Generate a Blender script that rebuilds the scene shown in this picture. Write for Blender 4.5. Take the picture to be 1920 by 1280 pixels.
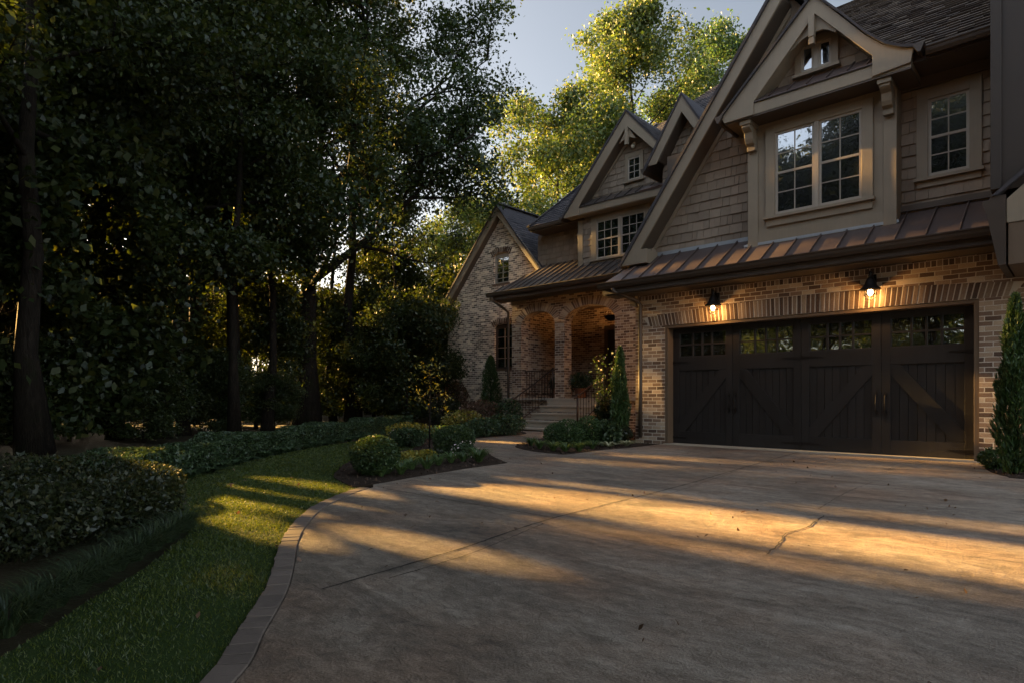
import bpy, math, random
import numpy as np
from mathutils import Vector
from mathutils.geometry import tessellate_polygon

for _o in list(bpy.data.objects):
    bpy.data.objects.remove(_o, do_unlink=True)
scene = bpy.context.scene
COL = scene.collection
R = math.radians

# ------------------------------------------------------------------ camera
# world axes follow the house: +X along the garage wall to the right, +Y into the house, garage wall at Y = 0
CAM = Vector((6.42, -11.63, 1.0))
YAW = math.atan(1076 / 1160.7)
cam_data = bpy.data.cameras.new("camera")
cam = bpy.data.objects.new("camera", cam_data)
COL.objects.link(cam)
cam.location = CAM
cam.rotation_euler = (math.pi / 2, 0, YAW)
cam_data.sensor_width = 36
cam_data.lens = 36 * 1160.7 / 1920
cam_data.shift_y = 102 / 1920
cam_data.clip_start = 0.05
cam_data.clip_end = 2000
scene.camera = cam

# ------------------------------------------------------------------ light
SUN_EL, SUN_AZ = R(16.0), R(4.0)                 # low sun from the left, a little in front of the garage wall
SUN = Vector((-math.cos(SUN_AZ) * math.cos(SUN_EL), -math.sin(SUN_AZ) * math.cos(SUN_EL), math.sin(SUN_EL)))
world = bpy.data.worlds.new("World")
scene.world = world
world.use_nodes = True
wn = world.node_tree
sky = wn.nodes.new("ShaderNodeTexSky")
sky.sky_type = 'NISHITA'
sky.sun_disc = False
sky.sun_elevation = SUN_EL
sky.sun_rotation = R(266)
sky.altitude = 200
sky.air_density = 1.0
sky.dust_density = 3.0
sky.ozone_density = 0.6
hsv = wn.nodes.new("ShaderNodeHueSaturation")               # lowered saturation greys the blue
hsv.inputs["Saturation"].default_value = 0.58
wn.links.new(sky.outputs[0], hsv.inputs["Color"])
# added cloud-like dimming of the sky north, behind the house; the rest stays undimmed
def wmath(op, a, b=0.0, c=None):
    nd = wn.nodes.new("ShaderNodeMath"); nd.operation = op
    for k, v in enumerate((a, b) if c is None else (a, b, c)):
        if isinstance(v, bpy.types.NodeSocket): wn.links.new(v, nd.inputs[k])
        else: nd.inputs[k].default_value = v
    return nd.outputs[0]
wtc = wn.nodes.new("ShaderNodeTexCoord")
wdot = wn.nodes.new("ShaderNodeVectorMath"); wdot.operation = 'DOT_PRODUCT'; wdot.inputs[1].default_value = (-0.35, 0.937, 0.0)
wn.links.new(wtc.outputs["Generated"], wdot.inputs[0])
wmap = wn.nodes.new("ShaderNodeMapping"); wmap.inputs["Scale"].default_value = (1.0, 1.0, 3.0); wn.links.new(wtc.outputs["Generated"], wmap.inputs["Vector"])
wno = wn.nodes.new("ShaderNodeTexNoise"); wno.inputs["Scale"].default_value = 2.2; wno.inputs["Detail"].default_value = 5; wn.links.new(wmap.outputs[0], wno.inputs["Vector"])
north_dim = wn.nodes.new("ShaderNodeMapRange"); north_dim.interpolation_type = 'SMOOTHSTEP'
wn.links.new(wmath('ADD', wdot.outputs["Value"], wmath('MULTIPLY', wmath('SUBTRACT', wno.outputs[0], 0.5), 0.35)), north_dim.inputs[0])
north_dim.inputs[1].default_value = 0.05; north_dim.inputs[2].default_value = 0.65; north_dim.inputs[3].default_value = 1.0; north_dim.inputs[4].default_value = 0.30
cl = wn.nodes.new("ShaderNodeVectorMath"); cl.operation = 'SCALE'
wn.links.new(hsv.outputs[0], cl.inputs[0]); wn.links.new(north_dim.outputs[0], cl.inputs["Scale"])
wn.links.new(cl.outputs[0], wn.nodes["Background"].inputs[0])
wn.nodes["Background"].inputs[1].default_value = 0.055
sun_data = bpy.data.lights.new("sun", 'SUN')
sun_data.energy = 5.0
sun_data.angle = R(1.4)
sun_data.color = (1.0, 0.58, 0.17)
sun = bpy.data.objects.new("sun", sun_data)
COL.objects.link(sun)
sun.location = SUN * 60
sun.rotation_euler = (-SUN).to_track_quat('-Z', 'Y').to_euler()
scene.view_settings.view_transform = 'Standard'
scene.view_settings.look = 'None'
scene.view_settings.exposure = 3.7
scene.view_settings.gamma = 1
scene.view_settings.use_curve_mapping = False
scene.cycles.max_bounces = 5
scene.cycles.diffuse_bounces = 3
scene.cycles.glossy_bounces = 3
scene.cycles.transmission_bounces = 3
scene.cycles.transparent_max_bounces = 4
scene.cycles.use_denoising = True
scene.cycles.sample_clamp_indirect = 6

# ------------------------------------------------------------------ helpers
class NT:
    def __init__(self, name):
        self.m = bpy.data.materials.new(name)
        self.m.use_nodes = True
        self.t = self.m.node_tree
        self.t.nodes.clear()
        self.out = self.n("OutputMaterial")
    def n(self, kind, ins=None, **kw):
        nd = self.t.nodes.new("ShaderNode" + kind)
        for k, v in kw.items():
            setattr(nd, k, v)
        for k, v in (ins or {}).items():
            self.s(nd, k, v)
        return nd
    def s(self, nd, k, v):
        if isinstance(v, bpy.types.NodeSocket):
            self.t.links.new(v, nd.inputs[k])
        elif isinstance(v, bpy.types.Node):
            self.t.links.new(v.outputs[0], nd.inputs[k])
        else:
            if isinstance(v, tuple) and len(v) == 3 and nd.inputs[k].type == 'RGBA':
                v = v + (1,)
            nd.inputs[k].default_value = v
    def ramp(self, fac, stops):
        nd = self.n("ValToRGB", {0: fac})
        cr = nd.color_ramp
        while len(cr.elements) < len(stops):
            cr.elements.new(0.5)
        for e, (p, c) in zip(cr.elements, stops):
            e.position = p
            e.color = (c, c, c, 1) if isinstance(c, (int, float)) else tuple(c) + (1,)
        return nd.outputs[0]
    def mix(self, fac, a, b, blend='MIX'):
        nd = self.n("Mix", data_type='RGBA', blend_type=blend)
        self.s(nd, 0, fac); self.s(nd, 6, a); self.s(nd, 7, b)
        return nd.outputs[2]
    def math(self, op, a, b=0.0):
        return self.n("Math", {0: a, 1: b}, operation=op).outputs[0]
    def noise(self, vec, scale, detail=3.0, rough=0.55, dist=0.0):
        return self.n("TexNoise", {"Vector": vec, "Scale": scale, "Detail": detail, "Roughness": rough, "Distortion": dist}).outputs[0]
    def obj(self):
        return self.n("TexCoord").outputs["Object"]
    def scaled(self, vec, sc):
        return self.n("Mapping", {"Vector": vec, "Scale": sc}).outputs[0]
    def bump(self, h, strength=0.5, dist=0.01):
        return self.n("Bump", {"Height": h, "Strength": strength, "Distance": dist}).outputs[0]
    def principled(self, color, rough=0.6, metal=0.0, normal=None, spec=0.5, **kw):
        ins = {"Base Color": color, "Roughness": rough, "Metallic": metal, "Specular IOR Level": spec}
        if normal is not None:
            ins["Normal"] = normal
        ins.update(kw)
        p = self.n("BsdfPrincipled", ins)
        self.t.links.new(p.outputs[0], self.out.inputs[0])
        return p
    def island(self):
        return self.n("NewGeometry").outputs["Random Per Island"]

MAT = {}

def wall_uv(t):
    """(along, up) coordinates in metres on a vertical face, whichever way it looks"""
    g = t.n("NewGeometry")
    sx = t.n("SeparateXYZ", {0: t.obj()})
    nx = t.n("SeparateXYZ", {0: g.outputs["True Normal"]})
    side = t.math('GREATER_THAN', t.math('ABSOLUTE', nx.outputs[0]), 0.6)
    u = t.n("Mix", {0: side, 2: sx.outputs[0], 3: sx.outputs[1]}, data_type='FLOAT').outputs[0]
    flat = t.math('GREATER_THAN', t.math('ABSOLUTE', nx.outputs[2]), 0.6)
    v = t.n("Mix", {0: flat, 2: sx.outputs[2], 3: sx.outputs[1]}, data_type='FLOAT').outputs[0]
    return t.n("CombineXYZ", {0: u, 1: v, 2: 0.0}).outputs[0]

BRICK_STOPS = [(0.0, (0.075, 0.046, 0.032)), (0.3, (0.165, 0.102, 0.068)), (0.55, (0.255, 0.168, 0.112)),
               (0.8, (0.40, 0.295, 0.20)), (1.0, (0.50, 0.40, 0.29))]

def m_brick(name="brick", lift=1.0, grey=0.0):
    t = NT(name)
    uv = wall_uv(t)
    wob = t.noise(uv, 9, 2)
    uv2 = t.n("VectorMath", {0: uv, 1: t.n("CombineXYZ", {0: t.math('MULTIPLY', t.math('SUBTRACT', wob, 0.5), 0.018), 1: t.math('MULTIPLY', t.math('SUBTRACT', t.noise(uv, 7.3, 2), 0.5), 0.014), 2: 0.0})}, operation='ADD').outputs[0]
    b = t.n("TexBrick", {"Vector": uv2, "Color1": (0, 0, 0), "Color2": (1, 1, 1), "Mortar": (0.5, 0.5, 0.5), "Scale": 1.0, "Mortar Size": 0.0075,
                         "Mortar Smooth": 0.25, "Bias": 0.0, "Brick Width": 0.208, "Row Height": 0.0755})
    b.offset = 0.5
    grain = t.noise(t.obj(), 60, 4)
    big = t.noise(t.obj(), 1.3, 2)
    v = t.math('ADD', t.math('MULTIPLY', b.outputs[0], 0.88), t.math('MULTIPLY', t.math('SUBTRACT', big, 0.42), 0.6))
    v = t.math('ADD', v, t.math('MULTIPLY', t.math('SUBTRACT', grain, 0.5), 0.45))
    col = t.ramp(v, BRICK_STOPS)
    mort = t.ramp(grain, [(0.2, (0.40, 0.34, 0.27)), (0.8, (0.62, 0.54, 0.45))])
    c = t.mix(b.outputs[1], col, mort)
    if lift != 1.0:                                          # left wing copy: colour lifted to offset the dim light there, and greyed
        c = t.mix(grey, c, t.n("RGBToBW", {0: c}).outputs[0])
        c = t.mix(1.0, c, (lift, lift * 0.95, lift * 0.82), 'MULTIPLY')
    h = t.math('ADD', t.math('MULTIPLY', t.math('SUBTRACT', 1.0, b.outputs[1]), 1.0), t.math('MULTIPLY', grain, 0.45))
    h = t.math('ADD', h, t.math('MULTIPLY', b.outputs[0], 0.35))
    t.principled(c, 0.85, normal=t.bump(h, 0.9, 0.012), spec=0.25)
    return t.m

def m_brick_piece(name="brick_piece", lift=0.62):
    t = NT(name)
    grain = t.noise(t.obj(), 60, 4)
    v = t.math('ADD', t.math('MULTIPLY', t.island(), 0.8), t.math('MULTIPLY', t.math('SUBTRACT', grain, 0.4), 0.5))
    t.principled(t.ramp(v, [(p, tuple(q * lift for q in c)) for p, c in BRICK_STOPS]), 0.85, normal=t.bump(grain, 0.6, 0.008), spec=0.25)
    return t.m

def m_plain(name, col, rough=0.6, metal=0.0, var=0.25, scale=6.0, bump=0.15, spec=0.4, stretch=(1, 1, 1), isl=0.0, grain=70):
    t = NT(name)
    o = t.scaled(t.obj(), stretch)
    n1 = t.noise(o, scale, 4)
    n2 = t.noise(o, grain, 3)
    v = t.math('ADD', t.math('MULTIPLY', n1, 0.7), t.math('MULTIPLY', n2, 0.3))
    f = t.math('ADD', 1 - var, t.math('MULTIPLY', v, 2 * var))
    if isl:
        f = t.math('ADD', f, t.math('MULTIPLY', t.math('SUBTRACT', t.island(), 0.5), 2 * isl))
    c = t.mix(1.0, col, t.n("CombineXYZ", {0: f, 1: f, 2: f}).outputs[0], 'MULTIPLY')
    r = t.math('ADD', rough - 0.08, t.math('MULTIPLY', n1, 0.16))
    t.principled(c, r, metal, t.bump(n2, bump, 0.004), spec)
    return t.m

def m_shake():
    t = NT("shake")
    o = t.obj()
    streak = t.noise(t.scaled(o, (1, 1, 0.12)), 55, 4)
    n1 = t.noise(o, 1.4, 3)
    v = t.math('ADD', t.math('MULTIPLY', t.island(), 0.5), t.math('MULTIPLY', streak, 0.5))
    v = t.math('ADD', v, t.math('MULTIPLY', t.math('SUBTRACT', n1, 0.5), 0.5))
    c = t.ramp(v, [(0.1, (0.16, 0.122, 0.088)), (0.5, (0.215, 0.166, 0.120)), (0.95, (0.275, 0.215, 0.158))])
    t.principled(c, 0.75, normal=t.bump(streak, 0.5, 0.006), spec=0.3)
    return t.m

def m_shingle(name, stops):
    t = NT(name)
    o = t.obj()
    g = t.noise(o, 120, 3)
    n1 = t.noise(o, 1.1, 3)
    v = t.math('ADD', t.math('MULTIPLY', t.island(), 0.6), t.math('MULTIPLY', g, 0.35))
    v = t.math('ADD', v, t.math('MULTIPLY', t.math('SUBTRACT', n1, 0.5), 0.35))
    t.principled(t.ramp(v, stops), 0.85, normal=t.bump(g, 0.6, 0.006), spec=0.25)
    return t.m

def m_glass():
    t = NT("window_glass")
    o = t.obj()
    bump = t.bump(t.noise(o, 2.2, 2), 0.12, 0.05)
    dark = t.n("BsdfPrincipled", {"Base Color": (0.010, 0.011, 0.012, 1), "Roughness": 0.2})
    gl = t.n("BsdfGlossy", {"Color": (0.85, 0.88, 0.92, 1), "Roughness": 0.02, "Normal": bump})
    lw = t.n("LayerWeight", {"Blend": 0.35})
    f = t.math('ADD', 0.30, t.math('MULTIPLY', lw.outputs["Fresnel"], 0.6))
    mx = t.n("MixShader", {0: f, 1: dark.outputs[0], 2: gl.outputs[0]})
    t.t.links.new(mx.outputs[0], t.out.inputs[0])
    return t.m

def m_concrete():
    t = NT("stained_concrete")
    o = t.obj()
    a = t.noise(o, 0.42, 4, 0.55, 0.8)
    b = t.noise(t.scaled(o, (0.5, 1.5, 1)), 1.7, 7, 0.68, 1.2)
    c3 = t.noise(t.scaled(o, (0.8, 1.2, 1)), 13, 7, 0.74, 0.6)
    g = t.noise(o, 90, 4, 0.65)
    v = t.math('ADD', t.math('MULTIPLY', a, 0.45), t.math('MULTIPLY', b, 0.60))
    v = t.math('ADD', v, t.math('MULTIPLY', t.math('SUBTRACT', c3, 0.5), 0.62))
    v = t.math('ADD', v, t.math('MULTIPLY', t.math('SUBTRACT', g, 0.5), 0.42))
    col = t.ramp(v, [(0.30, (0.052, 0.038, 0.028)), (0.43, (0.120, 0.091, 0.067)), (0.54, (0.205, 0.161, 0.120)), (0.64, (0.30, 0.243, 0.187)), (0.78, (0.42, 0.355, 0.285))])
    red = t.ramp(t.noise(o, 0.8, 4, 0.6), [(0.43, 0.0), (0.68, 0.75)])
    col = t.mix(red, col, t.mix(1.0, col, (1.10, 0.82, 0.66), 'MULTIPLY'))
    spot = t.ramp(t.noise(o, 1.9, 2, 0.4, 0.3), [(0.66, 1.0), (0.74, 0.55)])
    col = t.mix(1.0, col, spot, 'MULTIPLY')
    h = t.math('ADD', t.math('MULTIPLY', c3, 1.3), t.math('ADD', t.math('MULTIPLY', g, 0.7), t.math('MULTIPLY', b, 1.0)))
    r = t.math('ADD', 0.42, t.math('MULTIPLY', c3, 0.4))
    t.principled(col, r, normal=t.bump(h, 1.0, 0.035), spec=0.4)
    return t.m

def m_leaf(name, stops, trans=0.42, gloss=0.025, tcol=None):
    t = NT(name)
    col = t.ramp(t.island(), stops)
    d = t.n("BsdfDiffuse", {"Color": col})
    tc = t.mix(1.0, col, tcol or (1.5, 1.35, 0.45), 'MULTIPLY')
    tr = t.n("BsdfTranslucent", {"Color": tc})
    mx = t.n("MixShader", {0: trans, 1: d.outputs[0], 2: tr.outputs[0]})
    g = t.n("BsdfGlossy", {"Color": (1, 1, 1, 1), "Roughness": 0.5})
    mx2 = t.n("MixShader", {0: gloss, 1: mx.outputs[0], 2: g.outputs[0]})
    t.t.links.new(mx2.outputs[0], t.out.inputs[0])
    return t.m

def m_emit(name, col, strength):
    t = NT(name)
    e = t.n("Emission", {"Color": col + (1,), "Strength": strength})
    t.t.links.new(e.outputs[0], t.out.inputs[0])
    return t.m

def m_ground(name, stops, scale=3.0, bump=0.8, dist=0.03):
    t = NT(name)
    o = t.obj()
    a = t.noise(o, scale, 5, 0.65)
    b = t.noise(o, scale * 14, 4, 0.7)
    v = t.math('ADD', t.math('MULTIPLY', a, 0.6), t.math('MULTIPLY', b, 0.4))
    t.principled(t.ramp(v, stops), 0.95, normal=t.bump(b, bump, dist), spec=0.15)
    return t.m

MAT['brick'] = m_brick()
MAT['brick_lifted'] = m_brick("lifted_brick", 2.1, 0.55)  # lightened copy of the brick for the dimly lit left wing
MAT['brick_piece'] = m_brick_piece()
MAT['brick_tan'] = m_brick_piece("tan_brick_piece", 1.25)
MAT['mortar'] = m_plain("mortar", (0.46, 0.39, 0.31, 1), 0.9, var=0.2, bump=0.3)
MAT['shake'] = m_shake()
def m_trim(name, col):
    t = NT(name)
    o = t.obj()
    st = t.noise(t.scaled(o, (1, 1, 0.07)), 22, 5, 0.65)
    n1 = t.noise(o, 1.6, 4, 0.6)
    n2 = t.noise(o, 85, 3)
    f = t.math('ADD', 0.66, t.math('ADD', t.math('MULTIPLY', st, 0.22), t.math('MULTIPLY', n1, 0.46)))
    c = t.mix(1.0, col, t.n("CombineXYZ", {0: f, 1: f, 2: f}).outputs[0], 'MULTIPLY')
    t.principled(c, t.math('ADD', 0.42, t.math('MULTIPLY', n1, 0.25)), normal=t.bump(t.math('ADD', st, t.math('MULTIPLY', n2, 0.4)), 0.18, 0.004), spec=0.35)
    return t.m
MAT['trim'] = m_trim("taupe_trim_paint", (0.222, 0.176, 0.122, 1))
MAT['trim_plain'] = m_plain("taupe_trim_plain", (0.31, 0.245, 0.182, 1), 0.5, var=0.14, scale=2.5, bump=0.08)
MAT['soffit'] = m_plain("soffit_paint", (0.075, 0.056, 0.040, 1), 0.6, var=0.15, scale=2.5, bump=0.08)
MAT['gutter'] = m_plain("bronze_gutter", (0.050, 0.035, 0.025, 1), 0.45, 0.0, var=0.3, scale=4, bump=0.05)
MAT['copper'] = m_plain("copper_roof", (0.072, 0.050, 0.043, 1), 0.5, 0.15, var=0.35, scale=2.2, bump=0.06)
MAT['darkroof'] = m_plain("dark_seam_roof", (0.075, 0.060, 0.052, 1), 0.42, 0.3, var=0.3, scale=2.2, bump=0.06)
MAT['darkwood'] = m_plain("dark_brown_board", (0.032, 0.022, 0.015, 1), 0.6, var=0.35, scale=3, bump=0.2, stretch=(5, 5, 0.4))  # even dark brown for the right wing boards, streaked upright
MAT['flash'] = m_plain("flashing_metal", (0.30, 0.32, 0.34, 1), 0.45, 0.4, var=0.2)
MAT['shingle'] = m_shingle("dark_shingle", [(0.1, (0.028, 0.026, 0.030)), (0.5, (0.050, 0.045, 0.048)), (0.95, (0.085, 0.074, 0.074))])
MAT['woodroof'] = m_shingle("brown_shingle", [(0.1, (0.032, 0.022, 0.017)), (0.5, (0.062, 0.045, 0.034)), (0.8, (0.10, 0.076, 0.055)), (1.0, (0.08, 0.10, 0.035))])
MAT['doorwood'] = m_plain("espresso_wood", (0.015, 0.0125, 0.0115, 1), 0.5, var=0.6, scale=3, bump=0.45, stretch=(6, 6, 0.30), isl=0.2)
MAT['jamb'] = m_plain("jamb_wood", (0.11, 0.074, 0.046, 1), 0.5, var=0.25, scale=3, bump=0.15, stretch=(6, 6, 0.4))
MAT['glass'] = m_glass()
MAT['sash'] = m_plain("sash_paint", (0.30, 0.255, 0.20, 1), 0.45, var=0.1)
MAT['iron'] = m_plain("black_iron", (0.022, 0.019, 0.018, 1), 0.4, 0.6, var=0.3, scale=10)
MAT['rail'] = m_plain("brown_iron", (0.055, 0.034, 0.024, 1), 0.36, 0.5, var=0.3, scale=12)
MAT['concrete'] = m_concrete()
MAT['joint'] = m_plain("joint_dirt", (0.030, 0.022, 0.016, 1), 0.9, var=0.3)
MAT['paver'] = m_plain("paver_stone", (0.105, 0.080, 0.064, 1), 0.8, var=0.35, scale=8, bump=0.5, isl=0.16, grain=90)
MAT['limestone'] = m_plain("limestone", (0.34, 0.29, 0.225, 1), 0.75, var=0.22, scale=5, bump=0.35)
MAT['mulch'] = m_ground("mulch", [(0.3, (0.014, 0.009, 0.006)), (0.7, (0.045, 0.028, 0.018))], 5)
MAT['chip'] = m_plain("bark_chip", (0.050, 0.029, 0.018, 1), 0.9, var=0.3, isl=0.5)
MAT['soil'] = m_ground("forest_floor", [(0.3, (0.016, 0.013, 0.007)), (0.55, (0.034, 0.028, 0.014)), (0.75, (0.03, 0.042, 0.012))], 1.2)
MAT['turf'] = m_ground("turf", [(0.3, (0.013, 0.026, 0.005)), (0.6, (0.023, 0.041, 0.007)), (0.8, (0.034, 0.052, 0.010))], 2.5, 0.6, 0.02)
def m_bark():
    t = NT("bark")
    o = t.scaled(t.obj(), (1, 1, 0.22))
    f = t.noise(o, 16, 6, 0.7, 0.8)
    f2 = t.noise(t.obj(), 3, 3)
    moss = t.ramp(t.noise(t.obj(), 1.7, 4), [(0.55, 0.0), (0.7, 0.7)])
    c = t.ramp(f, [(0.3, (0.007, 0.0055, 0.004)), (0.55, (0.018, 0.014, 0.0105)), (0.75, (0.034, 0.028, 0.021))])
    c = t.mix(moss, c, (0.012, 0.017, 0.006, 1))
    t.principled(c, 0.95, normal=t.bump(t.math('ADD', f, t.math('MULTIPLY', f2, 0.4)), 1.0, 0.05), spec=0.1)
    return t.m
MAT['bark'] = m_bark()
MAT['terracotta'] = m_plain("terracotta", (0.20, 0.085, 0.045, 1), 0.75, var=0.25)
MAT['bulb'] = m_emit("bulb_glow", (1.0, 0.66, 0.26), 2.6)
MAT['lampglass'] = m_plain("frosted_lamp", (0.75, 0.72, 0.62, 1), 0.4, var=0.05)
MAT['grass'] = m_leaf("grass_blade", [(0.0, (0.024, 0.044, 0.005)), (0.5, (0.046, 0.072, 0.008)), (1.0, (0.085, 0.102, 0.013))], 0.42, 0.03, (2.0, 1.7, 0.4))
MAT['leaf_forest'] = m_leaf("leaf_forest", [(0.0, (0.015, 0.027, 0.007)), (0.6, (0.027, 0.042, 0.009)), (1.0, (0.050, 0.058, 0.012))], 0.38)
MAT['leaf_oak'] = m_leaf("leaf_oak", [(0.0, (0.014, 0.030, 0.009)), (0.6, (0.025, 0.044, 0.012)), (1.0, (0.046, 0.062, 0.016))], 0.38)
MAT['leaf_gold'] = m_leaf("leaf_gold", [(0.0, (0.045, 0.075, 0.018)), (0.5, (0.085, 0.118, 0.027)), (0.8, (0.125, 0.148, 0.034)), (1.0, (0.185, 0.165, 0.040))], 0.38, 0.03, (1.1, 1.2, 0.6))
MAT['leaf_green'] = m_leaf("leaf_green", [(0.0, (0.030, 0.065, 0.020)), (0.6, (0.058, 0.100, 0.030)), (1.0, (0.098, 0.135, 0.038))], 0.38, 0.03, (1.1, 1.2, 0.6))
MAT['leaf_box'] = m_leaf("leaf_box", [(0.0, (0.014, 0.032, 0.008)), (0.7, (0.028, 0.054, 0.012)), (1.0, (0.055, 0.080, 0.016))], 0.25, 0.03)
MAT['leaf_yew'] = m_leaf("leaf_yew", [(0.0, (0.020, 0.046, 0.012)), (0.7, (0.036, 0.075, 0.018)), (1.0, (0.070, 0.105, 0.024))], 0.22, 0.03)
MAT['leaf_hedge'] = m_leaf("leaf_hedge", [(0.0, (0.015, 0.032, 0.011)), (0.7, (0.030, 0.054, 0.018)), (1.0, (0.056, 0.086, 0.030))], 0.22, 0.03)
MAT['leaf_bush'] = m_leaf("leaf_bush", [(0.0, (0.009, 0.016, 0.004)), (0.6, (0.018, 0.026, 0.006)), (1.0, (0.040, 0.040, 0.010))], 0.3, 0.03)
MAT['leaf_russet'] = m_leaf("leaf_russet", [(0.0, (0.06, 0.035, 0.018)), (0.5, (0.11, 0.062, 0.036)), (1.0, (0.20, 0.125, 0.085))], 0.3, 0.03, (1.2, 1.0, 0.7))
MAT['leaf_lily'] = m_leaf("leaf_lily", [(0.0, (0.034, 0.066, 0.018)), (0.7, (0.062, 0.105, 0.030)), (1.0, (0.115, 0.150, 0.055))], 0.3, 0.03)
MAT['leaf_liriope'] = m_leaf("leaf_liriope", [(0.0, (0.014, 0.028, 0.010)), (0.7, (0.026, 0.044, 0.015)), (1.0, (0.055, 0.070, 0.025))], 0.3, 0.03)
MAT['leaf_hosta'] = m_leaf("leaf_hosta", [(0.0, (0.22, 0.24, 0.12)), (0.6, (0.34, 0.34, 0.20)), (1.0, (0.46, 0.43, 0.30))], 0.25, 0.03, (1, 1, 0.7))
MAT['leaf_yellow'] = m_leaf("leaf_yellow", [(0.0, (0.10, 0.11, 0.015)), (0.6, (0.19, 0.17, 0.02)), (1.0, (0.30, 0.22, 0.03))], 0.35, 0.03, (1.3, 1.15, 0.5))
MAT['petal'] = m_leaf("petal", [(0.0, (0.45, 0.34, 0.32)), (1.0, (0.62, 0.52, 0.48))], 0.3, 0.03, (1, 0.95, 0.9))

# ------------------------------------------------------------------ mesh builder
class MB:
    def __init__(self):
        self.v = []; self.f = []
    def face(self, pts):
        i = len(self.v)
        self.v += [tuple(p) for p in pts]
        self.f.append(tuple(range(i, i + len(pts))))
    def hull8(self, p):
        """eight corners: 0-3 one end ring, 4-7 the other"""
        i = len(self.v)
        self.v += [tuple(q) for q in p]
        for q in ((3, 2, 1, 0), (4, 5, 6, 7), (0, 1, 5, 4), (1, 2, 6, 5), (2, 3, 7, 6), (3, 0, 4, 7)):
            self.f.append(tuple(i + k for k in q))
    def box(self, x0, x1, y0, y1, z0, z1):
        self.hull8([(x0, y0, z0), (x1, y0, z0), (x1, y1, z0), (x0, y1, z0), (x0, y0, z1), (x1, y0, z1), (x1, y1, z1), (x0, y1, z1)])
    def bar(self, a, b, w, h, up=(0, 0, 1)):
        """rectangular bar from a to b, w wide sideways, h along up"""
        a = Vector(a); b = Vector(b)
        d = (b - a).normalized(); s = d.cross(Vector(up)).normalized(); u = s.cross(d).normalized()
        s = s * (w / 2); u = u * (h / 2)
        self.hull8([a - s - u, a + s - u, a + s + u, a - s + u, b - s - u, b + s - u, b + s + u, b - s + u])
    def prism(self, poly, d0, d1, fn, holes=()):
        """extrude a 2-D polygon (with holes) between depths d0 and d1; fn(u, v, d) -> xyz"""
        loops = [[Vector((u, v, 0)) for u, v in poly]] + [[Vector((u, v, 0)) for u, v in h] for h in holes]
        tris = tessellate_polygon(loops)
        flat = [p for l in loops for p in l]
        n = len(flat); i = len(self.v)
        self.v += [tuple(fn(p.x, p.y, d0)) for p in flat] + [tuple(fn(p.x, p.y, d1)) for p in flat]
        for a, b, c in tris:
            self.f.append((i + a, i + b, i + c)); self.f.append((i + n + c, i + n + b, i + n + a))
        k = 0
        for l in loops:
            for j in range(len(l)):
                a = k + j; b = k + (j + 1) % len(l)
                self.f.append((i + a, i + b, i + n + b, i + n + a))
            k += len(l)
    def xz(self, poly, y0, y1, holes=()):
        self.prism(poly, y0, y1, lambda u, v, d: (u, d, v), holes)
    def yz(self, poly, x0, x1, holes=()):
        self.prism(poly, x0, x1, lambda u, v, d: (d, u, v), holes)
    def xy(self, poly, z0, z1, holes=()):
        self.prism(poly, z0, z1, lambda u, v, d: (u, v, d), holes)
    def tube(self, pts, r, n=8, cap=True):
        pts = [Vector(p) for p in pts]
        rs = r if isinstance(r, (list, tuple)) else [r] * len(pts)
        i0 = len(self.v); prev = None
        for k, p in enumerate(pts):
            d = (pts[min(k + 1, len(pts) - 1)] - pts[max(k - 1, 0)]).normalized()
            if prev is None:
                ref = Vector((0, 0, 1)) if abs(d.z) < 0.9 else Vector((1, 0, 0))
                s = d.cross(ref).normalized()
            else:
                s = (prev - d * prev.dot(d)).normalized()
            prev = s; u = d.cross(s)
            for j in range(n):
                a = 2 * math.pi * j / n
                self.v.append(tuple(p + (s * math.cos(a) + u * math.sin(a)) * rs[k]))
        for k in range(len(pts) - 1):
            for j in range(n):
                a = i0 + k * n + j; b = i0 + k * n + (j + 1) % n
                self.f.append((a, b, b + n, a + n))
        if cap:
            self.f.append(tuple(i0 + j for j in reversed(range(n))))
            e = i0 + (len(pts) - 1) * n
            self.f.append(tuple(e + j for j in range(n)))
    def lathe(self, c, prof, n=20, sx=1.0, sy=1.0):
        """prof: list of (radius, z) round a vertical axis at c"""
        i0 = len(self.v)
        for r, z in prof:
            for j in range(n):
                a = 2 * math.pi * j / n
                self.v.append((c[0] + r * sx * math.cos(a), c[1] + r * sy * math.sin(a), c[2] + z))
        for k in range(len(prof) - 1):
            for j in range(n):
                a = i0 + k * n + j; b = i0 + k * n + (j + 1) % n
                self.f.append((a, b, b + n, a + n))
        self.f.append(tuple(i0 + j for j in reversed(range(n))))
        e = i0 + (len(prof) - 1) * n
        self.f.append(tuple(e + j for j in range(n)))
    def build(self, name, mat, parent=None, bevel=0.0, smooth=False):
        me = bpy.data.meshes.new(name)
        me.from_pydata(self.v, [], self.f)
        me.validate(clean_customdata=False)
        me.materials.append(MAT[mat])
        o = bpy.data.objects.new(name, me)
        COL.objects.link(o)
        if parent is not None:
            o.parent = parent
        import bmesh
        bm = bmesh.new(); bm.from_mesh(me)
        bmesh.ops.recalc_face_normals(bm, faces=bm.faces)
        bm.to_mesh(me); bm.free()
        if smooth:
            me.polygons.foreach_set("use_smooth", [True] * len(me.polygons))
        if bevel:
            md = o.modifiers.new("bevel", 'BEVEL'); md.width = bevel; md.segments = 2; md.limit_method = 'ANGLE'; md.angle_limit = R(40)
        return o

def tag(o, label=None, cat=None, group=None, kind=None):
    if label: o['label'] = label
    if cat: o['category'] = cat
    if group: o['group'] = group
    if kind: o['kind'] = kind
    return o

def thing(name, label, cat, loc=(0, 0, 0), group=None):
    o = bpy.data.objects.new(name, None)
    COL.objects.link(o)
    o.location = loc
    o.empty_display_size = 0.2
    return tag(o, label, cat, group)

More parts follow.
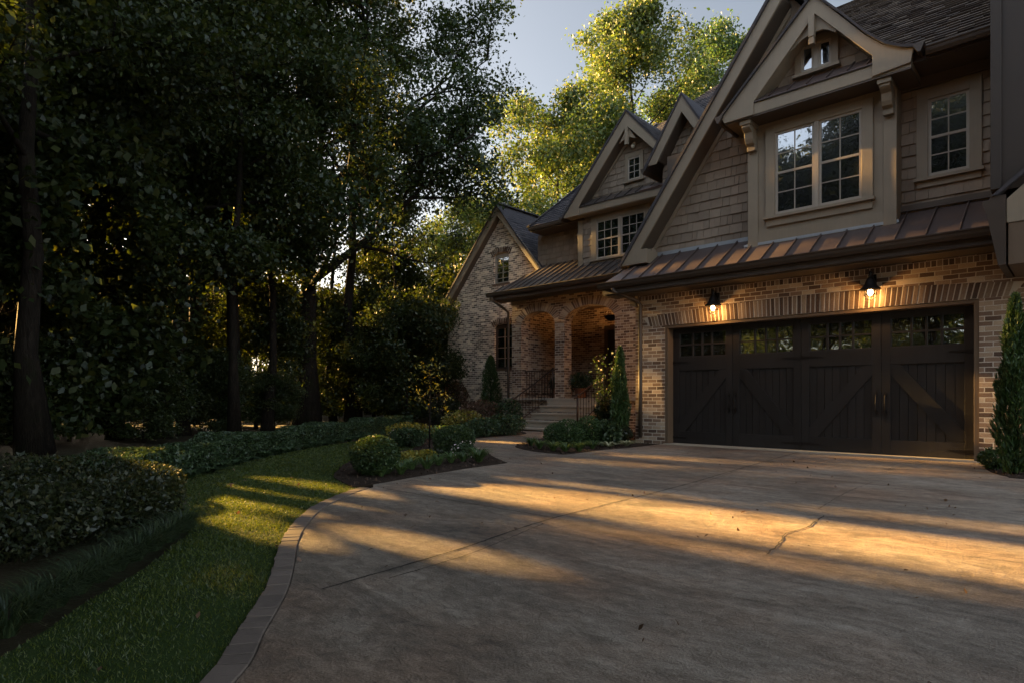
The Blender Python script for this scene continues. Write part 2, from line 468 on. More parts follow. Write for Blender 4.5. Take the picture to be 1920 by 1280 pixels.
def scan(poly, v):
    """crossings of a polygon with the line at height v, as intervals"""
    xs = []
    n = len(poly)
    for k in range(n):
        (u0, v0), (u1, v1) = poly[k], poly[(k + 1) % n]
        if (v0 <= v < v1) or (v1 <= v < v0):
            xs.append(u0 + (v - v0) / (v1 - v0) * (u1 - u0))
    xs.sort()
    return [(xs[k], xs[k + 1]) for k in range(0, len(xs) - 1, 2)]

def cut(ints, a, b):
    out = []
    for x0, x1 in ints:
        if b <= x0 or a >= x1:
            out.append((x0, x1)); continue
        if a > x0: out.append((x0, a))
        if b < x1: out.append((b, x1))
    return out

def courses(mb, poly, O, U, V, N, exposure, wmin, wmax, thick, rng, holes=(), jitter=0.0, lap=1.0):
    """rows of separate shingles filling poly, given in (u, v) on the plane O + uU + vV; N looks outward"""
    O, U, V, N = Vector(O), Vector(U), Vector(V), Vector(N)
    v0 = min(p[1] for p in poly); v1 = max(p[1] for p in poly)
    v = v0
    while v < v1 - 1e-4:
        vt = min(v + exposure, v1)
        lo, hi, mid = v + 0.002, vt - 0.002, (v + vt) / 2
        for a, b in scan(poly, mid):
            la = scan(poly, lo) or [(a, b)]; ha = scan(poly, hi) or [(a, b)]
            pick = lambda s: min(s, key=lambda q: abs(q[0] - a) + abs(q[1] - b))
            (al, bl), (ah, bh) = pick(la), pick(ha)
            pieces = [(min(al, ah), max(bl, bh))]
            for hx0, hx1, hz0, hz1 in holes:
                if hz0 < mid < hz1:
                    pieces = cut(pieces, hx0, hx1)
            for pa, pb in pieces:
                u = pa - rng.random() * wmax * 0.6
                while u < pb:
                    w = rng.uniform(wmin, wmax)
                    s, e = max(u, pa), min(u + w, pb) - 0.0055
                    u += w
                    if e - s < 0.012: continue
                    dz = -rng.random() * jitter
                    t = thick * rng.uniform(0.75, 1.25)
                    sl, el = max(s, al), min(e, bl); sh, eh = max(s, ah), min(e, bh)
                    if el - sl < 0.004: sl = el = min(max((s + e) / 2, al), bl)
                    if eh - sh < 0.004: sh = eh = min(max((s + e) / 2, ah), bh)
                    P = lambda uu, vv, nn: O + U * uu + V * vv + N * nn
                    top = vt + 0.012
                    mb.hull8([P(sl, v + dz, 0), P(el, v + dz, 0), P(el, v + dz, t), P(sl, v + dz, t),
                              P(sh, top, 0), P(eh, top, 0), P(eh, top, t * 0.18), P(sh, top, t * 0.18)])
        v = vt

def copy_tree(o, parent=None):
    c = o.copy(); COL.objects.link(c)
    if parent is not None: c.parent = parent
    for ch in [k for k in bpy.data.objects if k.parent == o]:
        copy_tree(ch, c)
    return c

# ------------------------------------------------------------------ house
rng = random.Random(11)
house = thing("house", "large brick and brown shake house with steep gables, arched porch and garage", "house")

def part(mb, name, mat, bevel=0.0, parent=None, smooth=False, label=None):
    o = mb.build(name, mat, parent or house, bevel, smooth)
    if label: o['label'] = label
    return o

def quick_box(name, mat, *b, bevel=0.0, parent=None, label=None):
    m = MB(); m.box(*b); return part(m, name, mat, bevel, parent, label=label)

def ellipse(cx, cz, a, b, n, t0=math.pi, t1=0.0):
    return [(cx + a * math.cos(t0 + (t1 - t0) * k / n), cz + b * math.sin(t0 + (t1 - t0) * k / n)) for k in range(n + 1)]

def window(y, x0, x1, z0, z1, sashes=1, cols=2, rows=4, cas=0.15, head=None, apron=0.0, meet=True, casing='trim', sash='sash', label=None, sillmat=None, muntin=0.018, proud=0.05):
    """casing boards standing proud of a wall face at y (looking to -Y), sashes with glazing bars and glass inside"""
    head = cas if head is None else head
    m = MB()
    m.box(x0 - cas, x0, y - proud, y, z0 - 0.02, z1 + head)
    m.box(x1, x1 + cas, y - proud, y, z0 - 0.02, z1 + head)
    m.box(x0, x1, y - proud, y, z1, z1 + head)
    w = part(m, "window", casing, 0.004, label=label)
    m = MB()
    m.box(x0 - cas - 0.035, x1 + cas + 0.035, y - proud - 0.05, y, z0 - 0.075, z0 - 0.022)
    if apron:
        m.box(x0 - cas + 0.01, x1 + cas - 0.01, y - proud + 0.012, y, z0 - 0.077 - apron, z0 - 0.077)
    part(m, "sill", sillmat or casing, 0.004, parent=w)
    W = (x1 - x0 - 0.07 * (sashes - 1)) / sashes
    s = MB(); g = MB()
    for k in range(sashes):
        a = x0 + k * (W + 0.07); b = a + W
        if k: s.box(a - 0.07, a, y - proud + 0.006, y, z0 - 0.02, z1)
        f = 0.042
        s.box(a, a + f, y - 0.026, y, z0 - 0.02, z1); s.box(b - f, b, y - 0.026, y, z0 - 0.02, z1)
        s.box(a + f, b - f, y - 0.026, y, z1 - f, z1); s.box(a + f, b - f, y - 0.026, y, z0 - 0.02, z0 + f)
        for c in range(1, cols):
            xx = a + f + (b - a - 2 * f) * c / cols
            s.box(xx - muntin / 2, xx + muntin / 2, y - 0.020, y, z0 + f, z1 - f)
        for r in range(1, rows):
            zz = z0 + f + (z1 - z0 - 2 * f) * r / rows
            h = 0.020 if (meet and r * 2 == rows) else muntin / 2
            s.box(a + f, b - f, y - (0.030 if h > 0.015 else 0.0185), y, zz - h, zz + h)
        g.box(a + f - 0.005, b - f + 0.005, y - 0.010, y - 0.001, z0 + f - 0.005, z1 - f + 0.005)
    part(s, "sash", sash, parent=w)
    part(g, "window_glass", 'glass', parent=w)
    return w

# --- garage front wall of brick, with the wide door opening
m = MB()
m.xz([(-0.72, -0.1), (-0.02, -0.1), (-0.02, 2.46), (5.24, 2.46), (5.24, -0.1), (8.0, -0.1), (8.0, 3.13), (-0.72, 3.13)], 0.0, 0.32)
m.yz([(0.32, -0.1), (9.0, -0.1), (9.0, 3.6), (0.32, 3.6)], -0.72, -0.42)
part(m, "brick_wall", 'brick')
m = MB()                                                     # slightly cambered flat arch of upright bricks
x = -0.36
while x < 5.60:
    u = x - 2.61
    top = 2.665 + 0.125 * (1 - (u / 3.0) ** 2)
    tx = 0.02 * u
    w = 0.060 + rng.uniform(-0.003, 0.003); yf = -0.0065 - rng.random() * 0.003
    m.hull8([(x, yf, 2.464), (x + w, yf, 2.464), (x + w, 0.06, 2.464), (x, 0.06, 2.464),
             (x + tx, yf, top), (x + w + tx * 1.0 + 0.002, yf, top), (x + w + tx + 0.002, 0.06, top), (x + tx, 0.06, top)])
    x += 0.0765
part(m, "brick_lintel", 'brick_piece', 0.004)
m = MB()
m.xz([(-0.36, 2.462), (5.62, 2.462), (5.78, 2.66), (4.5, 2.745), (2.61, 2.788), (0.7, 2.745), (-0.54, 2.66)], -0.004, 0.05)
part(m, "mortar_bed", 'mortar')
m = MB()
x = -0.71
while x < 6.0:
    m.box(x, x + 0.063, -0.006 - rng.random() * 0.002, 0.03, 3.022, 3.112); x += 0.0775
part(m, "rowlock_course", 'brick_piece', 0.003)
m = MB(); m.box(-0.72, 6.0, -0.003, 0.02, 3.012, 3.118); part(m, "mortar_bed", 'mortar')
m = MB()
m.box(-0.02, 0.045, 0.012, 0.30, 0.0, 2.455); m.box(5.175, 5.24, 0.012, 0.30, 0.0, 2.455); m.box(0.045, 5.175, 0.012, 0.30, 2.40, 2.455)
part(m, "door_frame", 'jamb', 0.004)
quick_box("threshold", 'limestone', -0.02, 5.24, -0.07, 0.30, -0.02, 0.020)

# --- two carriage style garage doors, two leaves each
def garage_door(X0):
    W = 2.56; L = W / 2
    m = MB()
    m.box(X0, X0 + W, 0.285, 0.33, 0.025, 2.40)
    for k in range(2):
        a = X0 + k * L + (0.002 if k else 0); b = a + L - 0.004
        s = 0.135
        m.box(a, a + s, 0.235, 0.285, 0.025, 2.40); m.box(b - s, b, 0.235, 0.285, 0.025, 2.40)
        m.box(a + s, b - s, 0.236, 0.285, 2.30, 2.40)
        m.box(a + s, b - s, 0.236, 0.285, 1.53, 1.81)
        m.box(a + s, b - s, 0.236, 0.285, 0.025, 0.27)
    d = part(m, "garage_door", 'doorwood', 0.004)
    pl = MB(); br = MB(); gl = MB(); sh = MB(); hn = MB()
    for k in range(2):
        a = X0 + k * L + 0.135; b = X0 + (k + 1) * L - 0.137
        n = 8; pw = (b - a) / n
        for j in range(n):
            pl.box(a + j * pw + 0.003, a + (j + 1) * pw - 0.003, 0.262 + rng.random() * 0.002, 0.286, 0.271, 1.529)
        w = 0.135
        z0, z1 = 0.272, 1.528
        if k == 0: q = [(a, z0), (a + w * 1.1, z0), (b, z1 - w * 1.25), (b, z1), (b - w * 1.0, z1), (a, z0 + w * 1.3)]
        else: q = [(b, z0), (b, z0 + w * 1.3), (a + w * 1.0, z1), (a, z1), (a, z1 - w * 1.25), (b - w * 1.1, z0)]
        br.xz(q, 0.240, 0.2625)
        tot = b - a; cw = [0.285, 0.178, 0.178, 0.285]; sc = (tot - 3 * 0.03) / sum(cw)
        xx = a
        for j, c in enumerate(cw):
            xx2 = xx + c * sc
            if j < 3: sh.box(xx2, xx2 + 0.03, 0.244, 0.285, 1.811, 2.299)
            xx = xx2 + 0.03
        sh.box(a, b, 0.246, 0.285, 2.04, 2.068)
        for q0, q1, r0, r1 in ((a, a + 0.014, 1.811, 2.299), (b - 0.014, b, 1.811, 2.299), (a + 0.014, b - 0.014, 1.811, 1.825), (a + 0.014, b - 0.014, 2.285, 2.299)):
            sh.box(q0, q1, 0.250, 0.285, r0, r1)
        gl.box(a + 0.002, b - 0.002, 0.272, 0.2835, 1.812, 2.298)
    part(pl, "plank_panel", 'doorwood', parent=d)
    part(br, "brace", 'doorwood', 0.003, parent=d)
    part(sh, "glazing_bar", 'doorwood', parent=d)
    part(gl, "window_glass", 'glass', parent=d)
    for sx in (-1, 1):
        h = MB(); hx = X0 + L + sx * 0.068
        h.tube([(hx, 0.235, 1.03), (hx, 0.185, 1.015), (hx, 0.175, 0.95), (hx, 0.172, 0.88), (hx, 0.175, 0.81), (hx, 0.185, 0.745), (hx, 0.235, 0.73)], [0.010, 0.011, 0.013, 0.017, 0.013, 0.011, 0.010], 8)
        h.xz([(hx - 0.022, 0.99), (hx, 0.975), (hx + 0.022, 0.99), (hx + 0.022, 1.05), (hx, 1.085), (hx - 0.022, 1.05)], 0.224, 0.236)
        h.xz([(hx - 0.022, 0.71), (hx, 0.655), (hx + 0.022, 0.71), (hx + 0.022, 0.77), (hx, 0.785), (hx - 0.022, 0.77)], 0.224, 0.236)
        part(h, "handle", 'iron', parent=d, smooth=False)
        for zz in (0.14, 1.70):
            e = X0 + (W if sx > 0 else 0)
            h = MB(); h.xz([(e, zz - 0.028), (e - sx * 0.30, zz - 0.014), (e - sx * 0.36, zz), (e - sx * 0.30, zz + 0.014), (e, zz + 0.028)], 0.226, 0.236)
            part(h, "hinge", 'iron', parent=d)
garage_door(0.047)
garage_door(2.613)

# --- copper pent roof, gutter and soffit over the garage door
PY0, PZ0, PY1, PZ1 = -0.56, 3.385, 0.50, 4.07
ps = (PZ1 - PZ0) / (PY1 - PY0)
def seam_roof(name, mat, x0, x1, x0t, y0, z0, y1, z1, seams, rib=(0.022, 0.034), th=0.03, x1t=None, label=None):
    x1t = x1 if x1t is None else x1t
    m = MB()
    m.hull8([(x0, y0, z0 - th), (x1, y0, z0 - th), (x1t, y1, z1 - th), (x0t, y1, z1 - th), (x0, y0, z0), (x1, y0, z0), (x1t, y1, z1), (x0t, y1, z1)])
    ln = math.hypot(y1 - y0, z1 - z0); nv = Vector((0, -(z1 - z0) / ln, (y1 - y0) / ln))
    for s in seams:
        t0 = 0.0
        if s < x0t and x0t > x0: t1 = max(0.02, (s - x0) / (x0t - x0))
        else: t1 = 1.0
        a = Vector((s, y0, z0)); b = Vector((s, y0 + (y1 - y0) * t1, z0 + (z1 - z0) * t1))
        m.bar(a + nv * rib[1] / 2, b + nv * rib[1] / 2, rib[0], rib[1], up=nv)
    return part(m, name, mat, label=label)
seam_roof("metal_roof", 'copper', -1.22, 5.62, -0.80, PY0, PZ0, PY1, PZ1, [-0.75, -0.33, 0.09, 0.50, 0.92, 1.33, 1.74, 2.16, 2.57, 2.98, 3.40, 3.81, 4.23, 4.64, 5.06, 5.47], label="copper coloured standing seam roof over the garage door")
m = MB(); m.bar((-0.75, 0.475, 4.085), (1.69, 0.475, 4.085), 0.03, 0.075); m.bar((1.60, 0.135, 3.865), (4.17, 0.135, 3.865), 0.03, 0.05)
part(m, "flashing", 'flash')
def gutter_profile(y, z, d=0.13, h=0.125):
    return [(y, z - h), (y - d * 0.55, z - h), (y - d * 0.80, z - h * 0.62), (y - d * 0.86, z - h * 0.30), (y - d, z - h * 0.12), (y - d, z), (y - d + 0.014, z), (y - d + 0.014, z - 0.02), (y, z - 0.02)]
m = MB(); m.yz(gutter_profile(-0.545, 3.395), -1.27, 5.50); part(m, "gutter", 'gutter')
quick_box("fascia", 'gutter', -1.20, 5.60, -0.545, -0.50, 3.16, 3.355)
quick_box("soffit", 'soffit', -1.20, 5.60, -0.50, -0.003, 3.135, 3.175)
m = MB(); m.tube([(-0.92, -0.60, 3.27), (-0.90, -0.56, 3.20), (-0.60, -0.12, 3.02), (-0.555, -0.075, 2.93), (-0.555, -0.075, 1.2), (-0.555, -0.075, 0.12)], 0.042, 10)
part(m, "downspout", 'gutter', smooth=True)
m = MB(); m.box(-0.80, -0.66, -0.10, 0.0, 2.96, 3.135); m.box(-0.77, -0.66, -0.07, 0.0, 2.92, 2.958); part(m, "eave_block", 'trim', 0.006)

# --- upper storey: shake walls, big left rake, right eave
m = MB()
m.xz([(-0.80, 3.6), (6.4, 3.6), (6.4, 6.42), (3.95, 6.42), (2.35, 8.5), (-0.70, 4.25)], 0.505, 0.75)
m.yz([(0.32, 3.6), (9, 3.6), (9, 4.2), (0.32, 4.2)], -0.70, -0.50)
part(m, "upper_wall", 'shake')
m = MB()
courses(m, [(-0.70, 4.07), (1.69, 4.07), (1.69, 7.40)], (0, 0.505, 0), (1, 0, 0), (0, 0, 1), (0, -1, 0), 0.192, 0.09, 0.26, 0.030, rng, jitter=0.012)
part(m, "shake_siding", 'shake'); m = MB()
courses(m, [(4.13, 4.05), (5.75, 4.05), (5.75, 6.40), (4.13, 6.40)], (0, 0.505, 0), (1, 0, 0), (0, 0, 1), (0, -1, 0), 0.192, 0.09, 0.28, 0.030, rng, holes=[(4.38, 5.22, 4.45, 6.05)], jitter=0.012)
part(m, "shake_siding", 'shake')
window(0.50, 4.52, 5.07, 4.60, 5.85, 1, 2, 4, cas=0.16, head=0.19, apron=0.10, proud=0.055)
quick_box("corner_board", 'trim', 5.36, 5.49, 0.455, 0.505, 4.10, 6.30)
m = MB(); m.box(4.14, 5.5, 0.43, 0.475, 4.075, 4.17); part(m, "skirt_board", 'soffit')
m = MB()                                                     # rake board with its boxed foot
m.xz([(-1.08, 3.84), (-0.45, 3.84), (-0.45, 4.14), (-0.605, 4.14), (2.35, 8.25), (2.35, 8.61)], 0.0, 0.045)
part(m, "rake_board", 'trim', 0.004)
quick_box("rake_foot", 'trim', -1.02, -0.45, 0.046, 0.50, 3.842, 4.138)
m = MB(); m.xz([(-0.66, 4.17), (2.35, 8.36), (2.35, 8.30), (-0.62, 4.17)], 0.046, 0.505); part(m, "rake_soffit", 'soffit')
m = MB(); m.xz([(-0.52, 4.16), (2.35, 8.16), (2.35, 8.29), (-0.613, 4.165)], 0.455, 0.484); part(m, "frieze_board", 'trim')
m = MB()
m.xz([(-1.16, 3.83), (-1.11, 3.80), (2.35, 8.61), (2.35, 8.70)], -0.045, 7.0)
m.xz([(2.35, 8.70), (2.35, 8.61), (3.95, 6.40), (4.0, 6.46)], 0.25, 5.0)
part(m, "gable_roof", 'shingle')
m = MB()
k = 1 / math.hypot(1, 0.8)
courses(m, [(2.9, 0.0), (6.6, 0.0), (6.6, 6.6), (0.6, 6.6), (1.5, 2.6)], (0.9, -0.22, 6.40), (1, 0, 0), (0, k, 0.8 * k), (0, -0.8 * k, k), 0.165, 0.12, 0.30, 0.034, rng, jitter=0.018)
m.hull8([(3.9, -0.16, 6.38), (7.5, -0.16, 6.38), (7.5, 5.0, 10.5), (1.6, 5.0, 10.5), (3.9, -0.2, 6.41), (7.5, -0.2, 6.41), (7.5, 4.96, 10.55), (1.6, 4.96, 10.55)])
part(m, "shingle_roof", 'woodroof', label="brown mossy shingle slope above the right window")
m = MB(); m.yz(gutter_profile(-0.17, 6.40), 4.60, 5.6); m.box(4.2, 7.5, -0.17, -0.13, 6.24, 6.38); part(m, "gutter", 'gutter')
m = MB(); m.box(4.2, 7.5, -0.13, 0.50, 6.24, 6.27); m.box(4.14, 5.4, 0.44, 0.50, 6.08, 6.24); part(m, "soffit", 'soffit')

# --- projecting window bay
B0, B1 = 1.68, 4.14
quick_box("bay", 'trim', B0, B1, 0.15, 0.505, 3.80, 6.12, bevel=0.004)
for a, b in ((B0, B0 + 0.19), (B1 - 0.19, B1)):
    quick_box("pilaster", 'trim', a, b, 0.115, 0.148, 3.81, 5.62, bevel=0.005)
quick_box("band_board", 'trim', B0 + 0.19, B1 - 0.19, 0.128, 0.148, 3.82, 4.06, bevel=0.003)
window(0.15, 2.19, 3.63, 4.36, 5.87, 2, 2, 4, cas=0.17, head=0.14, apron=0.13, proud=0.055)
CB = [(0.115, 6.105), (-0.24, 6.105), (-0.24, 5.99), (-0.205, 5.96), (-0.125, 5.92), (-0.095, 5.80), (-0.06, 5.74), (0.02, 5.71), (0.02, 5.62), (0.115, 5.62)]
for c in (B0 + 0.10, B1 - 0.10):
    m = MB(); m.yz(CB, c - 0.075, c + 0.075); m.box(c - 0.10, c + 0.10, -0.27, 0.115, 6.03, 6.107); part(m, "bracket", 'trim', 0.006)
GY = -0.35
m = MB()
m.xz([(1.42, 6.13), (1.97, 6.13), (1.97, 6.36), (3.02, 7.53), (3.89, 6.49), (3.89, 6.15), (4.42, 6.19), (4.46, 6.40), (4.28, 6.47), (4.05, 6.60), (3.78, 6.87), (3.42, 7.33), (3.0, 7.86), (1.36, 6.24)], GY, GY + 0.04)
part(m, "rake_board", 'trim', 0.005)
quick_box("bay_fascia", 'trim', 1.972, 3.888, GY + 0.03, GY + 0.06, 6.14, 6.345)
quick_box("soffit", 'soffit', 1.42, 4.42, GY + 0.041, 0.50, 6.108, 6.136)
m = MB(); m.box(1.44, 1.97, GY + 0.041, 0.5, 6.138, 6.30); part(m, "rake_foot", 'trim'); m = MB(); m.box(3.89, 4.42, GY + 0.041, 0.5, 6.138, 6.36); part(m, "rake_foot", 'trim')
seam_roof("metal_roof", 'copper', 1.975, 3.885, 1.975, GY - 0.0, 6.365, 0.06, 6.66, [2.25, 2.57, 2.89, 3.21, 3.53, 3.82], rib=(0.018, 0.025), th=0.018)
m = MB()
m.xz([(1.99, 6.42), (3.02, 7.60), (3.02, 7.565), (2.02, 6.42)], GY + 0.041, 0.08)
m.xz([(3.91, 6.52), (3.02, 7.60), (3.02, 7.565), (3.87, 6.52)], GY + 0.041, 0.08)
part(m, "rake_soffit", 'trim')
m = MB(); m.xz([(1.7, 6.2), (4.2, 6.2), (3.02, 7.62)], 0.08, 0.30); part(m, "gable_wall", 'shake')
m = MB(); courses(m, [(2.1, 6.62), (3.80, 6.62), (3.02, 7.55)], (0, 0.08, 0), (1, 0, 0), (0, 0, 1), (0, -1, 0), 0.20, 0.14, 0.34, 0.018, rng, holes=[(2.6, 3.3, 6.6, 7.38)])
part(m, "shake_siding", 'shake')
window(0.055, 2.68, 3.18, 6.77, 7.22, 2, 1, 1, cas=0.11, head=0.12, proud=0.045, meet=False)
m = MB(); m.box(2.925, 3.02, GY - 0.045, GY + 0.05, 7.14, 7.50); m.box(2.93, 3.015, GY - 0.03, GY + 0.05, 7.02, 7.138); part(m, "king_post", 'trim', 0.006)
m = MB(); m.xz([(2.55, 7.02), (2.66, 7.10), (2.80, 7.20), (2.97, 7.25), (3.12, 7.25), (3.22, 7.20), (3.32, 7.12), (3.36, 7.16), (3.02, 7.56)], GY + 0.06, GY + 0.10); part(m, "collar_board", 'trim')
m = MB()
L1 = [(1.30, 6.225), (3.0, 7.90)]; R1 = [(3.0, 7.90), (3.45, 7.365), (3.80, 6.915), (4.07, 6.64), (4.30, 6.50), (4.50, 6.43)]
m.xz(L1 + [(p[0], p[1] - 0.05) for p in reversed(L1)], GY - 0.05, 2.6)
for p, q in zip(R1[:-1], R1[1:]):
    m.xz([p, q, (q[0], q[1] - 0.05), (p[0], p[1] - 0.05)], GY - 0.05, 2.6)
part(m, "gable_roof", 'shingle')
m = MB()
G1 = [(0.0, -0.02), (0.06, -0.13), (0.10, -0.13), (0.13, -0.05), (0.15, 0.0), (0.0, 0.0)]
m.xz([(1.40 - u, 6.27 + v) for u, v in G1], GY - 0.06, 0.5); part(m, "gutter", 'gutter'); m = MB(); m.xz([(4.46 + u, 6.42 + v) for u, v in G1], GY - 0.06, -0.15)
part(m, "gutter", 'gutter')

# --- part of the neighbouring right wing at the picture's edge
m = MB(); m.box(5.49, 9.0, -1.20, 0.45, 3.72, 9.6); part(m, "wing_wall", 'darkwood')
quick_box("corner_board", 'darkwood', 5.485, 5.60, -1.235, -1.20, 3.74, 9.6, bevel=0.005)
m = MB(); m.xz([(5.655, 3.27), (5.655, 3.58), (6.7, 4.55), (6.7, 3.27)], -1.25, 0.0); part(m, "wing_fascia", 'trim', 0.004)
m = MB(); m.xz([(5.67, 2.72), (5.67, 3.268), (6.7, 3.268), (6.7, 2.72)], -1.235, 0.0); part(m, "wing_soffit_box", 'jamb', 0.006)
m = MB(); m.xz([(5.40, 3.56), (5.40, 3.60), (5.47, 3.60), (5.49, 3.64), (5.65, 3.64), (5.65, 2.72), (5.57, 2.72), (5.45, 3.40)], -1.27, -0.02); part(m, "gutter", 'gutter')
m = MB(); m.xz([(5.50, 3.645), (5.56, 3.645), (6.8, 4.66), (6.8, 4.76)], -1.30, -0.02); part(m, "wing_roof", 'shingle')

# --- porch: brick arcade, floor, steps, rails
Y0 = 3.6
A1 = dict(c=-6.575, a=0.715, b=0.46); A2 = dict(c=-4.55, a=0.93, b=0.47)
SPR = 3.27
def arch_hole(A):
    return [(A['c'] - A['a'], 0.94)] + ellipse(A['c'], SPR, A['a'], A['b'], 18) + [(A['c'] + A['a'], 0.94)]
m = MB()
m.xz([(-7.70, -0.1), (-0.9, -0.1), (-0.9, 4.24), (-7.70, 4.24)], Y0, Y0 + 0.36, holes=[arch_hole(A1), arch_hole(A2)])
m.xz([(-7.70, 0.9), (-0.9, 0.9), (-0.9, 4.24), (-7.70, 4.24)], 6.3, 6.5)
m.yz([(3.96, 0.9), (6.3, 0.9), (6.3, 4.24), (3.96, 4.24)], -7.70, -7.45)
part(m, "brick_wall", 'brick', label="arched brick porch front")
for A in (A1, A2):
    m = MB(); bk = MB(); n = int(0.5 * math.pi * (A['a'] + A['b']) * 1.32 / 0.079)
    ra = A['a'] + 0.262; rb = A['b'] + 0.262
    for j in range(n):
        t0 = math.pi * (j + 0.10) / n; t1 = math.pi * (j + 0.90) / n; yf = Y0 - 0.0075 - rng.random() * 0.003
        i0 = (A['c'] + A['a'] * math.cos(t0), SPR + A['b'] * math.sin(t0)); i1 = (A['c'] + A['a'] * math.cos(t1), SPR + A['b'] * math.sin(t1))
        o0 = (A['c'] + ra * math.cos(t0), SPR + rb * math.sin(t0)); o1 = (A['c'] + ra * math.cos(t1), SPR + rb * math.sin(t1))
        m.hull8([(i0[0], yf, i0[1]), (i1[0], yf, i1[1]), (i1[0], Y0 + 0.05, i1[1]), (i0[0], Y0 + 0.05, i0[1]),
                 (o0[0], yf, o0[1]), (o1[0], yf, o1[1]), (o1[0], Y0 + 0.05, o1[1]), (o0[0], Y0 + 0.05, o0[1])])
    part(m, "brick_arch", 'brick_tan', 0.003)
    ring = ellipse(A['c'], SPR, A['a'] + 0.002, A['b'] + 0.002, 24) + list(reversed(ellipse(A['c'], SPR, ra, rb, 24)))
    bk.xz(ring, Y0 - 0.005, Y0 + 0.04); part(bk, "mortar_bed", 'mortar')
m = MB(); m.box(-7.70, -0.9, 3.28, 3.6, -0.1, 0.868); part(m, "porch_base", 'brick')
m = MB(); m.box(-7.74, -0.9, 3.20, 6.3, 0.87, 0.94); part(m, "porch_floor", 'limestone', 0.008)
quick_box("porch_ceiling", 'jamb', -7.45, -0.9, 3.96, 6.3, 4.06, 4.12)
d = quick_box("front_door", 'doorwood', -5.62, -4.55, 6.22, 6.30, 0.94, 3.25, bevel=0.006)
m = MB(); m.box(-5.76, -5.62, 6.19, 6.3, 0.94, 3.40); m.box(-4.55, -4.41, 6.19, 6.3, 0.94, 3.40); m.box(-5.62, -4.55, 6.19, 6.3, 3.25, 3.40)
part(m, "door_casing", 'soffit', parent=d)
h = MB(); h.tube([(-4.68, 6.22, 1.95), (-4.68, 6.17, 1.94), (-4.68, 6.17, 1.80), (-4.68, 6.22, 1.79)], 0.012); part(h, "handle", 'iron', parent=d)
for k, (yy, zz) in enumerate(((2.86, 0.72), (2.52, 0.50), (2.18, 0.28), (1.84, 0.08))):
    ex = 0.03 * k
    m = MB()
    m.box(-5.86 - ex, -3.78 + ex, yy - 0.03, yy + 0.40, zz - 0.055, zz)
    st = part(m, "porch_step", 'limestone', 0.01)
    if zz > 0.1:
        m = MB(); m.box(-5.84 - ex, -3.80 + ex, yy, yy + 0.40, zz - 0.20, zz - 0.057); part(m, "riser", 'limestone', parent=st, label="rough stone riser")
m = MB(); m.box(-5.84, -3.80, 3.19, 3.30, 0.70, 0.868); part(m, "riser", 'limestone')
def handrail(X, yb, zb, yt, zt):
    m = MB()
    m.tube([(X, yb - 0.16, zb - 0.06), (X, yb - 0.06, zb - 0.01), (X, yb, zb), (X, (yb + yt) / 2, (zb + zt) / 2 - 0.03), (X, yt, zt)], [0.02, 0.024, 0.026, 0.026, 0.026], 8)
    m.tube([(X, yb, zb - 0.78), (X, yt - 0.3, zt - 0.98)], 0.016, 6)
    m.tube([(X, yb - 0.02, -0.02), (X, yb - 0.02, zb - 0.01)], 0.030, 8); m.lathe((X, yb - 0.02, zb - 0.02), [(0.01, 0.0), (0.045, 0.02), (0.05, 0.05), (0.03, 0.08), (0.005, 0.095)], 10)
    m.tube([(X, yt - 0.03, 0.94), (X, yt - 0.03, zt)], 0.026, 8)
    r = part(m, "handrail", 'rail', smooth=True)
    b = MB(); n = 13
    for j in range(1, n):
        t = j / n; yy = yb + (yt - yb) * t
        zl = zb - 0.78 + (zt - 0.98 - zb + 0.78) * min(1, (yy - yb) / (yt - 0.3 - yb))
        zu = zb + (zt - zb) * t - 0.03 * math.sin(math.pi * t)
        b.tube([(X, yy, zl), (X, yy, zu)], 0.0095, 5)
        if j % 3 == 1: b.lathe((X, yy, (zl + zu) / 2), [(0.010, -0.03), (0.024, 0.0), (0.010, 0.03)], 6)
    part(b, "baluster", 'rail', parent=r)
handrail(-5.90, 1.70, 0.90, 3.57, 1.88)
handrail(-3.70, 1.92, 0.99, 3.57, 1.90)
m = MB(); m.tube([(-7.27, 3.78, 1.05), (-5.88, 3.78, 1.05)], 0.014, 6); m.tube([(-7.27, 3.78, 1.82), (-5.88, 3.78, 1.82)], 0.02, 6)
for j in range(12): m.tube([(-7.2 + j * 0.113, 3.78, 1.05), (-7.2 + j * 0.113, 3.78, 1.82)], 0.009, 5)
part(m, "porch_railing", 'rail')
seam_roof("metal_roof", 'darkroof', -8.22, -0.85, -7.35, 3.0, 4.385, 5.05, 5.57, [-8.0 + 0.305 * j for j in range(23)], rib=(0.02, 0.032), label="dark standing seam roof over the porch")
m = MB(); m.yz(gutter_profile(3.01, 4.395, 0.13, 0.13), -8.25, -0.8); part(m, "gutter", 'gutter')
quick_box("fascia", 'gutter', -8.18, -0.85, 3.01, 3.05, 4.16, 4.355)
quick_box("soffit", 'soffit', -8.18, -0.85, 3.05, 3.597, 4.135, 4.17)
quick_box("frieze_board", 'trim', -7.73, -7.05, 3.565, 3.598, 4.02, 4.133)
m = MB(); m.tube([(-8.03, 2.95, 4.27), (-8.02, 3.0, 4.15), (-7.86, 3.40, 3.90), (-7.80, 3.53, 3.78), (-7.80, 3.53, 2.0), (-7.80, 3.53, 0.1)], 0.045, 10)
part(m, "downspout", 'gutter', smooth=True)

